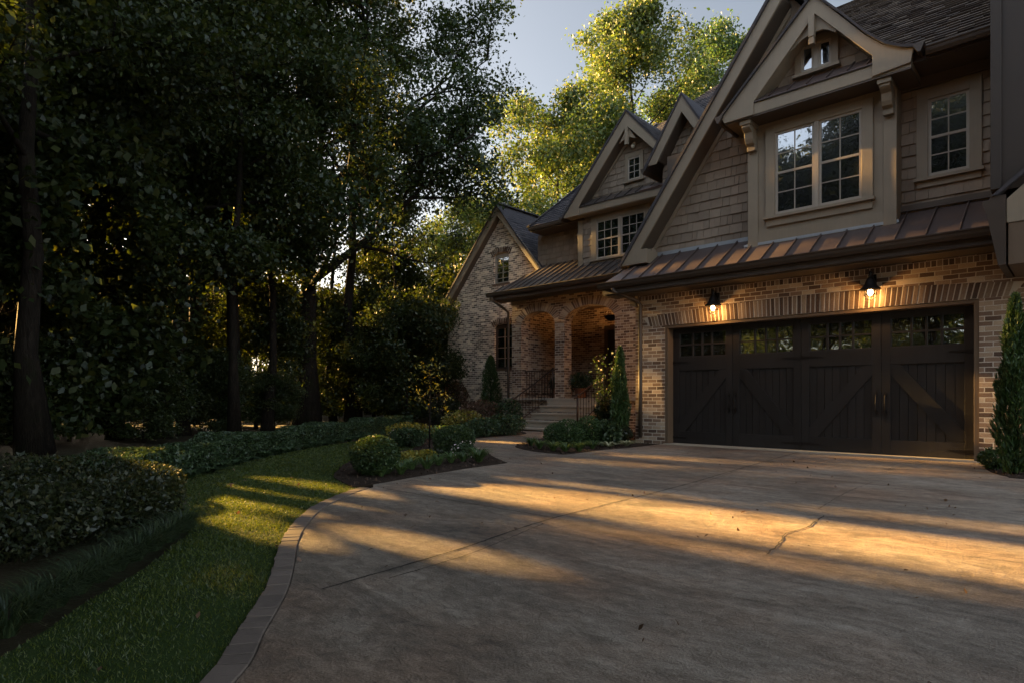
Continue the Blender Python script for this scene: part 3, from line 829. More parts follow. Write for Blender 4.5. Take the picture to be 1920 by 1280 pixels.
# --- left brick gable wing
WY = 5.0
wl = [(-12.55, -0.1), (-7.5, -0.1), (-7.5, 5.30), (-9.52, 7.72), (-12.55, 4.55)]
def seg_win(x0, x1, z0, z1, rise):
    c = (x0 + x1) / 2
    return [(x0, z0), (x1, z0)] + [(c + (x1 - x0) / 2 * math.cos(math.pi * j / 8), z1 + rise * math.sin(math.pi * j / 8)) for j in range(0, 9)]
m = MB()
m.xz(wl, WY, WY + 0.3, holes=[seg_win(-9.92, -9.16, 5.18, 6.22, 0.10), seg_win(-9.88, -9.0, 2.02, 3.58, 0.09)])
m.yz([(5.3, -0.1), (12, -0.1), (12, 4.5), (5.3, 4.5)], -12.55, -12.25)
part(m, "brick_wall", 'brick_lifted', label="greyer brick gable wall of the left wing, colour lifted against dim light")
def arched_window(x0, x1, z0, z1, rise, cols, rows, frame):
    c = (x0 + x1) / 2; hw = (x1 - x0) / 2
    m = MB(); y = WY + 0.10
    m.box(x0, x0 + 0.06, y - 0.03, y + 0.05, z0, z1); m.box(x1 - 0.06, x1, y - 0.03, y + 0.05, z0, z1); m.box(x0 + 0.06, x1 - 0.06, y - 0.03, y + 0.05, z0, z0 + 0.06)
    top = [(c + hw * math.cos(math.pi * j / 8), z1 + rise * math.sin(math.pi * j / 8)) for j in range(9)]
    m.xz(top + [(x0 + 0.0, z1 - 0.07), (x1, z1 - 0.07)], y - 0.028, y + 0.05)
    w = part(m, "window", frame)
    s = MB()
    for k in range(1, cols): s.box(x0 + (x1 - x0) * k / cols - 0.011, x0 + (x1 - x0) * k / cols + 0.011, y - 0.012, y + 0.03, z0 + 0.06, z1 - 0.07)
    for k in range(1, rows): s.box(x0 + 0.06, x1 - 0.06, y - 0.010, y + 0.03, z0 + (z1 - z0) * k / rows - 0.012, z0 + (z1 - z0) * k / rows + 0.012)
    part(s, "sash", 'sash' if rows > 3 else frame, parent=w)
    g = MB(); g.box(x0 + 0.05, x1 - 0.05, y + 0.005, y + 0.02, z0 + 0.05, z1 - 0.05); part(g, "window_glass", 'glass', parent=w)
    l = MB(); n = int((x1 - x0 + 0.2) / 0.078)
    for j in range(n):
        u = x0 - 0.08 + j * (x1 - x0 + 0.16) / n; t = (u + 0.035 - c) / hw; zb = z1 + rise * math.sqrt(max(0, 1 - min(1, abs(t)) ** 2)) + 0.005; tx = 0.10 * t
        l.hull8([(u, WY - 0.014, zb), (u + 0.064, WY - 0.014, zb), (u + 0.064, WY + 0.08, zb), (u, WY + 0.08, zb),
                 (u + tx, WY - 0.014, zb + 0.2), (u + tx + 0.066, WY - 0.014, zb + 0.2), (u + tx + 0.066, WY + 0.08, zb + 0.2), (u + tx, WY + 0.08, zb + 0.2)])
    part(l, "brick_lintel", 'brick_piece', parent=w)
    q = MB(); q.box(x0 - 0.06, x1 + 0.06, WY - 0.03, WY + 0.10, z0 - 0.075, z0); part(q, "sill", 'brick_piece', parent=w)
arched_window(-9.92, -9.16, 5.18, 6.22, 0.10, 2, 5, 'sash')
arched_window(-9.88, -9.0, 2.02, 3.58, 0.09, 2, 4, 'gutter')
RY = 4.72
apx, apz = -9.50, 7.98
lx, lz = -12.78, 4.36; rx, rz = -7.22, 5.13
m = MB()
m.xz([(lx, lz - 0.04), (lx + 0.42, lz - 0.02), (lx + 0.50, lz + 0.21), (apx, apz - 0.34), (rx + 0.02, rz - 0.24), (rx + 0.12, rz - 0.05), (apx, apz)], RY, RY + 0.04)
part(m, "rake_board", 'trim', 0.004)
m = MB(); m.box(lx - 0.05, -12.05, RY + 0.0, WY + 0.0, lz - 0.26, lz - 0.03); part(m, "rake_foot", 'soffit')
m = MB()
m.xz([(lx + 0.44, lz + 0.20), (apx, apz - 0.27), (apx, apz - 0.31), (lx + 0.48, lz + 0.20)], RY + 0.041, WY)
m.xz([(rx, rz - 0.18), (apx, apz - 0.27), (apx, apz - 0.31), (rx - 0.04, rz - 0.18)], RY + 0.041, WY)
part(m, "rake_soffit", 'soffit')
m = MB()
m.xz([(lx - 0.10, lz - 0.03), (lx - 0.05, lz - 0.08), (apx, apz + 0.0), (apx, apz + 0.08)], RY - 0.04, 11.0)
sl = (apz - rz) / (rx - apx); kk = 1 / math.hypot(1, sl)
m.xz([(rx + 0.25, rz - 0.31), (rx + 0.20, rz - 0.33), (apx, apz), (apx, apz + 0.06)], RY - 0.03, 11.0)
Lr = math.hypot(rx + 0.25 - apx, apz - rz + 0.31)
courses(m, [(0, 0), (6.3, 0), (6.3, Lr), (0, Lr)], (rx + 0.25, RY - 0.04, rz - 0.285), (0, 1, 0), (-kk, 0, sl * kk), (sl * kk, 0, kk), 0.145, 0.14, 0.32, 0.020, rng, jitter=0.006)
m.bar((apx, RY - 0.04, apz + 0.10), (apx, 11, apz + 0.10), 0.22, 0.035)
part(m, "gable_roof", 'shingle')
m = MB(); m.xz([(lx - 0.07 - u, lz - 0.04 + v) for u, v in G1], RY - 0.02, 11.0); part(m, "gutter", 'gutter')
m = MB(); m.tube([(lx - 0.13, RY + 0.05, lz - 0.17), (lx - 0.12, RY + 0.06, lz - 0.28), (-12.62, 5.10, lz - 0.62), (-12.62, 5.2, 3.2), (-12.62, 5.2, 0.1)], 0.045, 8); part(m, "downspout", 'gutter', smooth=True)

# --- main block behind the porch: wall, hipped roof, dormer and small middle gable
m = MB(); m.box(-7.6, -1.3, 4.95, 5.2, 4.4, 6.7); m.box(-5.43, -0.9, 4.305, 4.6, 4.4, 7.0); part(m, "upper_wall", 'shake')
m = MB()
courses(m, [(-7.7, 5.0), (-5.43, 5.0), (-5.43, 6.6), (-7.7, 6.6)], (0, 4.95, 0), (1, 0, 0), (0, 0, 1), (0, -1, 0), 0.18, 0.10, 0.26, 0.028, rng, jitter=0.01)
part(m, "shake_siding", 'shake'); m = MB()
courses(m, [(-5.43, 5.0), (-1.0, 5.0), (-1.0, 6.66), (-5.43, 6.66)], (0, 4.305, 0), (1, 0, 0), (0, 0, 1), (0, -1, 0), 0.18, 0.10, 0.26, 0.028, rng, holes=[(-4.9, -2.85, 5.2, 6.6)], jitter=0.01)
part(m, "shake_siding", 'shake')
m = MB(); m.box(-5.45, -5.26, 4.26, 4.305, 5.0, 6.62); part(m, "corner_board", 'trim', 0.004)
window(4.29, -4.73, -3.02, 5.24, 6.40, 2, 3, 4, cas=0.20, head=0.20, apron=0.10, proud=0.05, muntin=0.022)
m = MB(); m.box(-7.42, -5.2, 4.22, 4.26, 6.55, 6.70); m.yz(gutter_profile(4.22, 6.70, 0.11, 0.11), -7.45, -5.9); m.box(-7.42, -5.2, 4.26, 4.95, 6.55, 6.58); part(m, "eave", 'soffit')
kk = 1 / math.hypot(1, 0.92)
m = MB()
courses(m, [(0, 0), (6.4, 0), (6.4, 6.52), (2.15, 6.52)], (-7.45, 4.12, 6.68), (1, 0, 0), (0, kk, 0.92 * kk), (0, -0.92 * kk, kk), 0.15, 0.14, 0.32, 0.022, rng, jitter=0.008)
m.hull8([(-7.45, 4.15, 6.66), (-1.0, 4.15, 6.66), (-1.0, 8.9, 11.03), (-5.3, 8.9, 11.03), (-7.45, 4.12, 6.69), (-1.0, 4.12, 6.69), (-1.0, 8.87, 11.06), (-5.3, 8.87, 11.06)])
m.hull8([(-7.45, 4.15, 6.66), (-5.3, 8.9, 11.03), (-5.3, 9.1, 11.03), (-7.45, 13.8, 6.66), (-7.5, 4.15, 6.68), (-5.35, 8.9, 11.05), (-5.35, 9.1, 11.05), (-7.5, 13.8, 6.68)])
m.bar((-7.45, 4.12, 6.72), (-5.3, 8.88, 11.09), 0.2, 0.03)
part(m, "hip_roof", 'shingle')
kk = 1 / math.hypot(1, 0.9)
m = MB()
pz = lambda Y: (Y - 4.5) / kk
courses(m, [(0, 0), (5.3, 0), (5.3, pz(7.2)), (2.1, pz(7.2)), (0.73, pz(5.9)), (0.26, pz(5.35))], (-2.3, 4.5, 8.90), (1, 0, 0), (0, kk, 0.9 * kk), (0, -0.9 * kk, kk), 0.15, 0.14, 0.32, 0.022, rng, jitter=0.008)
m.hull8([(-2.3, 4.52, 8.88), (3, 4.52, 8.88), (3, 7.2, 11.3), (-0.2, 7.2, 11.3), (-2.3, 4.5, 8.9), (3, 4.5, 8.9), (3, 7.18, 11.33), (-0.2, 7.18, 11.33)])
part(m, "hip_roof", 'shingle')
DY = 3.85
dx, dz = -3.39, 9.26
m = MB()
m.xz([(-5.68, 6.60), (-5.12, 6.60), (-5.12, 6.86), (dx, dz - 0.40), (-1.45, 6.86), (-1.45, 6.60), (-1.05, 6.60), (-1.05, 6.64), (dx, dz), (-5.72, 6.64)], DY, DY + 0.04)
part(m, "rake_board", 'trim', 0.004)
quick_box("bay_fascia", 'trim', -5.118, -1.452, DY + 0.05, DY + 0.08, 6.62, 6.82)
m = MB(); m.box(-5.66, -5.12, DY + 0.041, 4.3, 6.605, 6.82); m.box(-5.12, -1.1, DY + 0.08, 4.3, 6.60, 6.63); part(m, "rake_foot", 'trim')
m = MB()
m.xz([(-5.10, 6.95), (dx, dz - 0.32), (dx, dz - 0.37), (-5.06, 6.95)], DY + 0.041, 4.3)
m.xz([(-1.50, 6.95), (dx, dz - 0.32), (dx, dz - 0.37), (-1.54, 6.95)], DY + 0.041, 4.3)
part(m, "rake_soffit", 'soffit')
seam_roof("metal_roof", 'darkroof', -5.14, -1.44, -5.14, DY + 0.02, 6.85, 4.28, 7.13, [-4.9 + 0.36 * j for j in range(10)], rib=(0.02, 0.03), th=0.018)
m = MB(); m.xz([(-5.5, 6.5), (-1.3, 6.5), (dx, dz - 0.30)], 4.305, 4.5); part(m, "gable_wall", 'shake')
m = MB(); courses(m, [(-5.3, 7.0), (-1.5, 7.0), (dx, dz - 0.34)], (0, 4.305, 0), (1, 0, 0), (0, 0, 1), (0, -1, 0), 0.18, 0.10, 0.26, 0.028, rng, holes=[(-3.68, -3.1, 7.36, 8.12)], jitter=0.01)
part(m, "shake_siding", 'shake')
m = MB(); m.xz([(-5.18, 6.98), (-5.02, 6.98), (dx, dz - 0.52), (dx, dz - 0.36)], 4.255, 4.285); part(m, "frieze_board", 'trim')
window(4.285, -3.60, -3.17, 7.40, 8.06, 1, 2, 3, cas=0.10, head=0.12, proud=0.045, meet=False)
m = MB(); m.box(dx - 0.05, dx + 0.05, DY - 0.02, DY + 0.06, dz - 0.95, dz - 0.42); m.xz([(dx - 0.28, dz - 0.83), (dx, dz - 0.70), (dx + 0.28, dz - 0.83), (dx + 0.02, dz - 0.44), (dx - 0.02, dz - 0.44)], DY + 0.06, DY + 0.09); part(m, "king_post", 'trim')
m = MB()
m.xz([(-5.80, 6.64), (-5.74, 6.60), (dx, dz), (dx, dz + 0.08)], DY - 0.04, 8.0)
m.xz([(-0.98, 6.62), (-1.04, 6.60), (dx, dz), (dx, dz + 0.06)], DY - 0.03, 8.0)
Lr = math.hypot(2.39, 2.64); kk = 1 / math.hypot(2.39, 2.64)
courses(m, [(0, 0), (4, 0), (4, Lr), (0, Lr)], (-1.0, DY - 0.04, 6.66), (0, 1, 0), (-2.39 * kk, 0, 2.64 * kk), (2.64 * kk, 0, 2.39 * kk), 0.15, 0.14, 0.32, 0.02, rng)
part(m, "gable_roof", 'shingle')
m = MB(); m.xz([(-5.74 - u, 6.66 + v) for u, v in G1], DY - 0.03, 4.4); part(m, "gutter", 'gutter')
MY = 2.0
m = MB()
m.xz([(-1.62, 6.72), (-1.36, 6.72), (-0.68, 7.80), (0.40, 6.10), (0.62, 6.10), (-0.68, 8.20)], MY, MY + 0.04); part(m, "rake_board", 'trim', 0.004)
m = MB(); m.xz([(-1.34, 6.78), (-0.68, 7.86), (-0.68, 7.80), (-1.30, 6.78)], MY + 0.041, 2.4); part(m, "rake_soffit", 'soffit')
m = MB(); m.box(-1.40, 0.6, 2.405, 4.5, 4.0, 6.7); m.xz([(-1.40, 6.7), (0.2, 6.7), (-0.68, 7.9)], 2.405, 2.6); part(m, "gable_wall", 'shake')
m = MB(); courses(m, [(-1.40, 5.2), (0.5, 5.2), (0.5, 6.1), (-0.68, 7.85), (-1.40, 6.7)], (0, 2.405, 0), (1, 0, 0), (0, 0, 1), (0, -1, 0), 0.18, 0.10, 0.26, 0.028, rng, jitter=0.01); part(m, "shake_siding", 'shake')
m = MB()
m.xz([(-1.72, 6.66), (-1.66, 6.63), (-0.68, 8.20), (-0.68, 8.27)], MY - 0.03, 6.0); m.xz([(0.66, 6.10), (0.62, 6.06), (-0.68, 8.20), (-0.68, 8.27)], MY - 0.03, 6.0); part(m, "gable_roof", 'shingle')
m = MB(); m.xz([(-1.66 - u * 0.9, 6.68 + v) for u, v in G1], MY - 0.03, 3.2); part(m, "gutter", 'gutter')
m = MB(); m.hull8([(-1.9, 2.1, 6.15), (-0.3, 2.1, 6.15), (-0.3, 2.41, 6.32), (-1.9, 2.41, 6.32), (-1.9, 2.08, 6.2), (-0.3, 2.08, 6.2), (-0.3, 2.41, 6.37), (-1.9, 2.41, 6.37)]); part(m, "metal_roof", 'copper')
m = MB(); m.box(-0.4, 8.0, 0.8, 8.5, 0.0, 6.3); m.box(-7.3, -1.2, 6.5, 9.0, 0.0, 6.6); m.box(-12.2, -7.6, 5.4, 11, 0, 4.4); m.box(-7.3, -1.3, 5.2, 8.9, 4.6, 6.6); part(m, "light_stop_core", 'soffit')  # solid boxes added inside the house to stop light leaking through

# --- lanterns and the small flood lamp
def wall_lantern(X, z, label):
    t = thing("wall_lantern", label, "lantern", (X, 0, z), "lit lanterns over the garage door")
    m = MB()
    m.box(-0.05, 0.05, -0.028, -0.008, 0.02, 0.27)
    m.tube([(0, -0.02, 0.20), (0, -0.08, 0.27), (0, -0.15, 0.285), (0, -0.20, 0.25)], 0.013, 8)
    m.lathe((0, -0.20, 0.20), [(0.030, 0.0), (0.034, 0.03), (0.022, 0.06), (0.030, 0.085), (0.010, 0.11)], 12)
    b = m.build("bracket", 'iron', t, smooth=True)
    m = MB()
    m.lathe((0, -0.20, 0), [(0.158, 0.0), (0.150, 0.018), (0.118, 0.040), (0.088, 0.085), (0.068, 0.14), (0.048, 0.185), (0.036, 0.21), (0.030, 0.208), (0.042, 0.18), (0.060, 0.137), (0.080, 0.08), (0.112, 0.032), (0.146, 0.008), (0.154, -0.004)], 24)
    m.build("lamp_shade", 'iron', t, smooth=True)
    m = MB(); m.lathe((0, -0.20, -0.10), [(0.012, 0.0), (0.034, 0.02), (0.042, 0.05), (0.036, 0.085), (0.020, 0.12), (0.016, 0.16)], 14)
    m.build("bulb", 'bulb', t, smooth=True)
    m = MB()
    for j in range(4):
        a = math.pi / 4 + j * math.pi / 2; c, s = math.cos(a), math.sin(a)
        m.tube([(0.095 * c, -0.20 + 0.095 * s, 0.02), (0.092 * c, -0.20 + 0.092 * s, -0.12), (0.06 * c, -0.20 + 0.06 * s, -0.155), (0, -0.20, -0.17)], 0.006, 5)
    ring = [(0.094 * math.cos(2 * math.pi * j / 16), -0.20 + 0.094 * math.sin(2 * math.pi * j / 16), -0.085) for j in range(17)]
    m.tube(ring, 0.005, 5, cap=False)
    m.build("cage", 'iron', t)
    l = bpy.data.lights.new("lantern_light", 'POINT'); l.energy = LAMP_W; l.color = (1.0, 0.50, 0.14); l.shadow_soft_size = 0.04
    lo = bpy.data.objects.new("lantern_light", l); COL.objects.link(lo); lo.parent = t; lo.location = (0, -0.20, -0.125)
    return t
LAMP_W = 1.8
wall_lantern(1.13, 2.74, "lit black bell shaped lantern above the left garage door")
wall_lantern(3.83, 2.735, "lit black bell shaped lantern above the right garage door, under the window bay")
t = thing("porch_lantern", "dark hanging bowl lantern inside the right porch arch", "lantern", (-4.75, 5.1, 4.06))
m = MB(); m.tube([(0, 0, 0), (0, 0, -0.42)], 0.008, 6); m.lathe((0, 0, -0.02), [(0.06, 0.0), (0.05, 0.02)], 12); m.build("chain", 'iron', t)
m = MB(); m.lathe((0, 0, -0.62), [(0.02, -0.05), (0.10, -0.03), (0.19, 0.03), (0.235, 0.11), (0.24, 0.13), (0.22, 0.13), (0.17, 0.06), (0.08, 0.0), (0.01, -0.01)], 20)
for j in range(3):
    a = j * 2 * math.pi / 3; m.tube([(0.225 * math.cos(a), 0.225 * math.sin(a), -0.50), (0.02 * math.cos(a), 0.02 * math.sin(a), -0.22)], 0.006, 5)
m.build("bowl", 'iron', t, smooth=True)
m = MB(); m.lathe((0, 0, -0.62), [(0.015, 0.0), (0.035, 0.03), (0.03, 0.07), (0.012, 0.10)], 10); m.build("bulb", 'bulb', t, smooth=True)
l = bpy.data.lights.new("porch_light", 'POINT'); l.energy = 4.0; l.color = (1.0, 0.46, 0.13); l.shadow_soft_size = 0.05
lo = bpy.data.objects.new("porch_light", l); COL.objects.link(lo); lo.parent = t; lo.location = (0, 0, -0.47)
t = thing("flood_lamp", "small pale flood lamp above the little dormer window", "lamp", (-3.39, 4.26, 8.40))
m = MB(); m.lathe((0, -0.05, -0.04), [(0.03, -0.05), (0.06, -0.03), (0.065, 0.03), (0.045, 0.06), (0.02, 0.075)], 14); m.build("lamp_head", 'lampglass', t, smooth=True)
m = MB(); m.tube([(0, 0.03, 0.06), (0, -0.05, 0.03)], 0.016, 8); m.box(-0.04, 0.04, 0.0, 0.03, 0.0, 0.10); m.build("bracket", 'lampglass', t)

# ------------------------------------------------------------------ ground, driveway, lawn, beds
def smooth_path(pts, step=0.25):
    """Catmull-Rom through points, resampled"""
    P = [np.array(p, float) for p in pts]
    P = [2 * P[0] - P[1]] + P + [2 * P[-1] - P[-2]]
    out = []
    for k in range(1, len(P) - 2):
        n = max(2, int(np.linalg.norm(P[k + 1] - P[k]) / step))
        for j in range(n):
            t = j / n
            a, b, c, d = P[k - 1], P[k], P[k + 1], P[k + 2]
            out.append(0.5 * (2 * b + (c - a) * t + (2 * a - 5 * b + 4 * c - d) * t * t + (3 * b - a - 3 * c + d) * t ** 3))
    out.append(P[-2])
    return [tuple(p) for p in out]

DRIVE_EDGE = smooth_path([(5.6, -16.0), (5.25, -13.0), (4.85, -11.45), (4.24, -10.70), (3.86, -10.41), (3.43, -10.09), (3.01, -9.83), (2.53, -9.55), (2.01, -9.20), (1.39, -8.68), (0.91, -8.09), (0.66, -7.66)], 0.1)
BED1_FRONT = [(0.50, -7.56), (0.32, -6.8), (0.14, -5.82), (0.06, -4.87)]
WALK_L = [(-0.57, -4.47), (-1.63, -3.73), (-2.7, -3.06), (-3.7, -2.3), (-4.18, -1.5), (-4.32, -0.79), (-4.32, 0.0), (-4.5, 0.7), (-5.2, 1.35), (-6.0, 1.7)]
WALK_R = [(-3.6, 1.9), (-3.3, 0.3), (-2.6, -1.3), (-2.15, -2.2), (-1.74, -2.71), (-0.95, -3.13), (-0.31, -3.23), (-0.12, -3.15), (-0.18, -2.1), (-0.08, -1.21), (-0.10, -0.07)]
BED_R = [(5.30, -0.07), (5.33, -0.35), (5.42, -1.0), (5.55, -1.50), (5.72, -1.82), (5.90, -1.96), (7.5, -2.1), (9.0, -2.1)]
def offset_path(p, d):
    out = []
    for k, q in enumerate(p):
        a = p[max(k - 1, 0)]; b = p[min(k + 1, len(p) - 1)]
        tx, ty = b[0] - a[0], b[1] - a[1]; l = math.hypot(tx, ty)
        out.append((q[0] - ty / l * d, q[1] + tx / l * d))
    return out

m = MB(); m.xy([(-300, -300), (300, -300), (300, 300), (-300, 300)], -0.5, -0.06)
tag(m.build("ground", 'soil'), kind='structure')
m = MB()
m.xy(DRIVE_EDGE + BED1_FRONT + smooth_path(WALK_L, 0.2) + smooth_path(WALK_R, 0.2) + smooth_path(BED_R, 0.15) + [(9.0, -0.07), (24, -0.07), (24, -40), (5.6, -40)], -0.12, 0.0)
tag(m.build("driveway", 'concrete'), kind='structure')
OUT = offset_path(DRIVE_EDGE, 0.125)
m = MB()
k = 0; s_acc = 0.0
def along(path, s):
    for a, b in zip(path[:-1], path[1:]):
        l = math.hypot(b[0] - a[0], b[1] - a[1])
        if s <= l: return (a[0] + (b[0] - a[0]) * s / l, a[1] + (b[1] - a[1]) * s / l), ((b[0] - a[0]) / l, (b[1] - a[1]) / l)
        s -= l
    return None
s = 0.0
while True:
    w = rng.uniform(0.07, 0.105)
    A = along(DRIVE_EDGE, s); B = along(DRIVE_EDGE, s + w - 0.006)
    if not A or not B: break
    (ax, ay), (tx, ty) = A; (bx, by), (ux, uy) = B
    z = 0.004 + rng.random() * 0.006; d = 0.118 + rng.random() * 0.008
    m.hull8([(ax - ty * 0.004, ay + tx * 0.004, -0.06), (bx - uy * 0.004, by + ux * 0.004, -0.06), (bx - uy * d, by + ux * d, -0.06), (ax - ty * d, ay + tx * d, -0.06),
             (ax - ty * 0.006, ay + tx * 0.006, z), (bx - uy * 0.006, by + ux * 0.006, z), (bx - uy * d, by + ux * d, z), (ax - ty * d, ay + tx * d, z)])
    s += w
o = m.build("paver_edging", 'paver', None, 0.004); tag(o, kind='structure')
m = MB()                                                     # joints and cracks in the concrete
def ribbon(pts, w, wob=0.012, z=0.004):
    p = smooth_path(pts, 0.06)
    p = [(x + rng.uniform(-wob, wob), y + rng.uniform(-wob, wob)) for x, y in p]
    q = [0.5 * w * rng.uniform(0.5, 1.3) for _ in p]
    for k in range(len(p) - 1):
        tx, ty = p[k + 1][0] - p[k][0], p[k + 1][1] - p[k][1]; l = math.hypot(tx, ty) or 1
        nx, ny = -ty / l, tx / l
        m.face([(p[k][0] - nx * q[k], p[k][1] - ny * q[k], z), (p[k + 1][0] - nx * q[k + 1], p[k + 1][1] - ny * q[k + 1], z),
                (p[k + 1][0] + nx * q[k + 1], p[k + 1][1] + ny * q[k + 1], z), (p[k][0] + nx * q[k], p[k][1] + ny * q[k], z)])
ribbon([(2.66, -0.10), (2.85, -2.5), (3.10, -5.2), (3.22, -7.66), (3.42, -8.9), (3.52, -9.95)], 0.016, 0.003)
ribbon([(3.30, -7.9), (3.55, -8.9), (3.62, -9.6)], 0.008, 0.004)
ribbon([(0.70, -7.64), (1.98, -7.67), (3.22, -7.66)], 0.011, 0.006)
ribbon([(4.60, -3.5), (4.60, -4.6), (4.68, -5.75)], 0.006, 0.006)
ribbon([(4.81, -6.05), (4.86, -6.6), (4.82, -6.96), (4.90, -7.35), (4.94, -7.66)], 0.014, 0.010)
ribbon([(2.95, -3.2), (3.25, -5.5), (3.36, -6.6)], 0.005, 0.005)
ribbon([(4.05, -7.95), (4.4, -7.85), (4.75, -7.75)], 0.006, 0.012)
tag(m.build("driveway_joint", 'joint'), kind='structure')

LAWN_IN = smooth_path([(5.2, -16.5), (4.65, -13.2), (4.25, -12.3), (3.36, -11.24), (2.86, -10.86), (2.41, -10.47), (1.90, -10.12), (1.48, -9.86), (0.68, -9.69), (-0.54, -9.43), (-1.44, -9.05), (-2.27, -8.22), (-3.55, -6.86), (-4.9, -5.11), (-5.92, -3.28), (-6.95, -1.5)], 0.3)
LAWN_BACK = smooth_path([(-6.6, -1.6), (-5.3, -2.6), (-4.0, -3.6), (-3.02, -4.2), (-2.52, -5.26), (-1.75, -6.45), (-1.05, -7.04), (-0.43, -7.5), (0.45, -7.80)], 0.3)
lawn_poly = [tuple(p) for p in reversed(LAWN_IN)] + list(OUT) + [tuple(p) for p in reversed(LAWN_BACK)]
m = MB(); m.xy(lawn_poly, -0.15, -0.012)
tag(m.build("lawn", 'turf'), kind='structure')
m = MB()
bed1 = BED1_FRONT + smooth_path(WALK_L, 0.2) + [(-6.2, 3.3), (-7.7, 3.4), (-7.75, 5.0), (-12.6, 5.0), (-15, 3.0), (-9, 0.2), (-6.95, -1.45)] + [p for p in LAWN_BACK[1:]]
m.xy(bed1, -0.15, 0.006)
m.xy([p for p in smooth_path(WALK_R, 0.2)] + [(-0.72, -0.07), (-0.72, 3.3), (-3.6, 3.3)], -0.15, 0.006)
m.xy([p for p in smooth_path(BED_R, 0.15)] + [(9, -0.07)], -0.15, 0.006)
tag(m.build("garden_bed", 'mulch'), kind='structure')

# ------------------------------------------------------------------ leaf and blade meshes (numpy)
def np_mesh(name, verts, quad, mat, parent=None):
    """verts (n, quad, 3): n separate faces of `quad` corners"""
    n = verts.shape[0]
    me = bpy.data.meshes.new(name)
    me.vertices.add(n * quad); me.loops.add(n * quad); me.polygons.add(n)
    me.vertices.foreach_set("co", verts.reshape(-1).astype(np.float32))
    me.loops.foreach_set("vertex_index", np.arange(n * quad, dtype=np.int32))
    me.polygons.foreach_set("loop_start", np.arange(0, n * quad, quad, dtype=np.int32))
    me.update(calc_edges=True)
    me.materials.append(MAT[mat])
    o = bpy.data.objects.new(name, me)
    COL.objects.link(o)
    if parent is not None: o.parent = parent
    return o

def unit(a):
    return a / np.maximum(np.linalg.norm(a, axis=1, keepdims=True), 1e-9)

def leaf_quads(P, size, aspect, g, up=0.4, axis=None, spread=1.0):
    """diamond leaves at P; up biases the face normals to the sky; axis gives preferred leaf directions"""
    n = len(P)
    t = g.normal(size=(n, 3))
    if axis is not None: t = axis + t * spread
    t = unit(t)
    nr = g.normal(size=(n, 3)); nr[:, 2] = np.abs(nr[:, 2]) + up
    b = unit(np.cross(t, nr))
    s = (size * g.choice([0.45, 0.7, 0.9, 1.0, 1.15, 1.5], size=n) * g.uniform(0.85, 1.15, size=n))[:, None]
    w = s * aspect * 0.5
    nn = unit(np.cross(b, t))
    return np.stack([P - t * s * 0.5, P + b * w - t * s * 0.08 + nn * s * 0.06, P + t * s * 0.5, P - b * w - t * s * 0.08 + nn * s * 0.06], axis=1)

def inside(poly, pts):
    x, y = pts[:, 0], pts[:, 1]; c = np.zeros(len(pts), bool)
    n = len(poly)
    for k in range(n):
        x0, y0 = poly[k]; x1, y1 = poly[(k + 1) % n]
        if y0 == y1: continue
        hit = ((y0 > y) != (y1 > y)) & (x < (x1 - x0) * (y - y0) / (y1 - y0) + x0)
        c ^= hit
    return c

g = np.random.default_rng(5)
# lawn blades: dense near the viewer, thinner far off
pts = np.stack([g.uniform(-7.2, 5.2, 900000), g.uniform(-13.2, -1.2, 900000)], axis=1)
dist = np.hypot(pts[:, 0] - CAM.x, pts[:, 1] - CAM.y)
pts = pts[(g.random(len(pts)) < np.clip(6.0 / dist, 0.25, 1.0) ** 1.5) & (dist > 0.8)]
pts = pts[inside(lawn_poly, pts)]
dist = np.hypot(pts[:, 0] - CAM.x, pts[:, 1] - CAM.y)
n = len(pts)
lean = g.normal(size=(n, 2)) * 0.55
h = g.uniform(0.010, 0.022, n) * (0.75 + 0.5 * np.sin(pts[:, 0] * 3.1 + 2 * np.sin(pts[:, 1] * 2.3)) ** 2)
w = np.clip(0.0016 * dist * 0.55, 0.0022, 0.010)
ang = g.uniform(0, math.pi, n)
base = np.concatenate([pts, np.full((n, 1), -0.014)], axis=1)
side = np.stack([np.cos(ang), np.sin(ang), np.zeros(n)], axis=1) * w[:, None]
tip = base + np.concatenate([lean * h[:, None], h[:, None]], axis=1)
tag(np_mesh("grass", np.stack([base - side, base + side, tip], axis=1), 3, 'grass'), "mown grass of the curving lawn", "grass", kind='stuff')
# bark chips on the beds
cp = []
for poly, cnt in ((bed1, 9000), ([p for p in smooth_path(WALK_R, 0.2)] + [(-0.72, -0.07), (-0.72, 3.3), (-3.6, 3.3)], 3500), ([p for p in smooth_path(BED_R, 0.15)] + [(9, -0.07)], 1500)):
    a = np.array(poly); q = np.stack([g.uniform(max(a[:, 0].min(), -7), a[:, 0].max(), cnt), g.uniform(a[:, 1].min(), min(a[:, 1].max(), 2), cnt)], axis=1)
    cp.append(q[inside(poly, q)])
cp = np.concatenate(cp); cp = np.concatenate([cp, g.uniform(0.008, 0.022, (len(cp), 1))], axis=1)
tag(np_mesh("mulch_chips", leaf_quads(cp, 0.042, 0.5, g, up=2.5), 4, 'chip'), "dark bark mulch covering the garden beds", "mulch", kind='stuff')

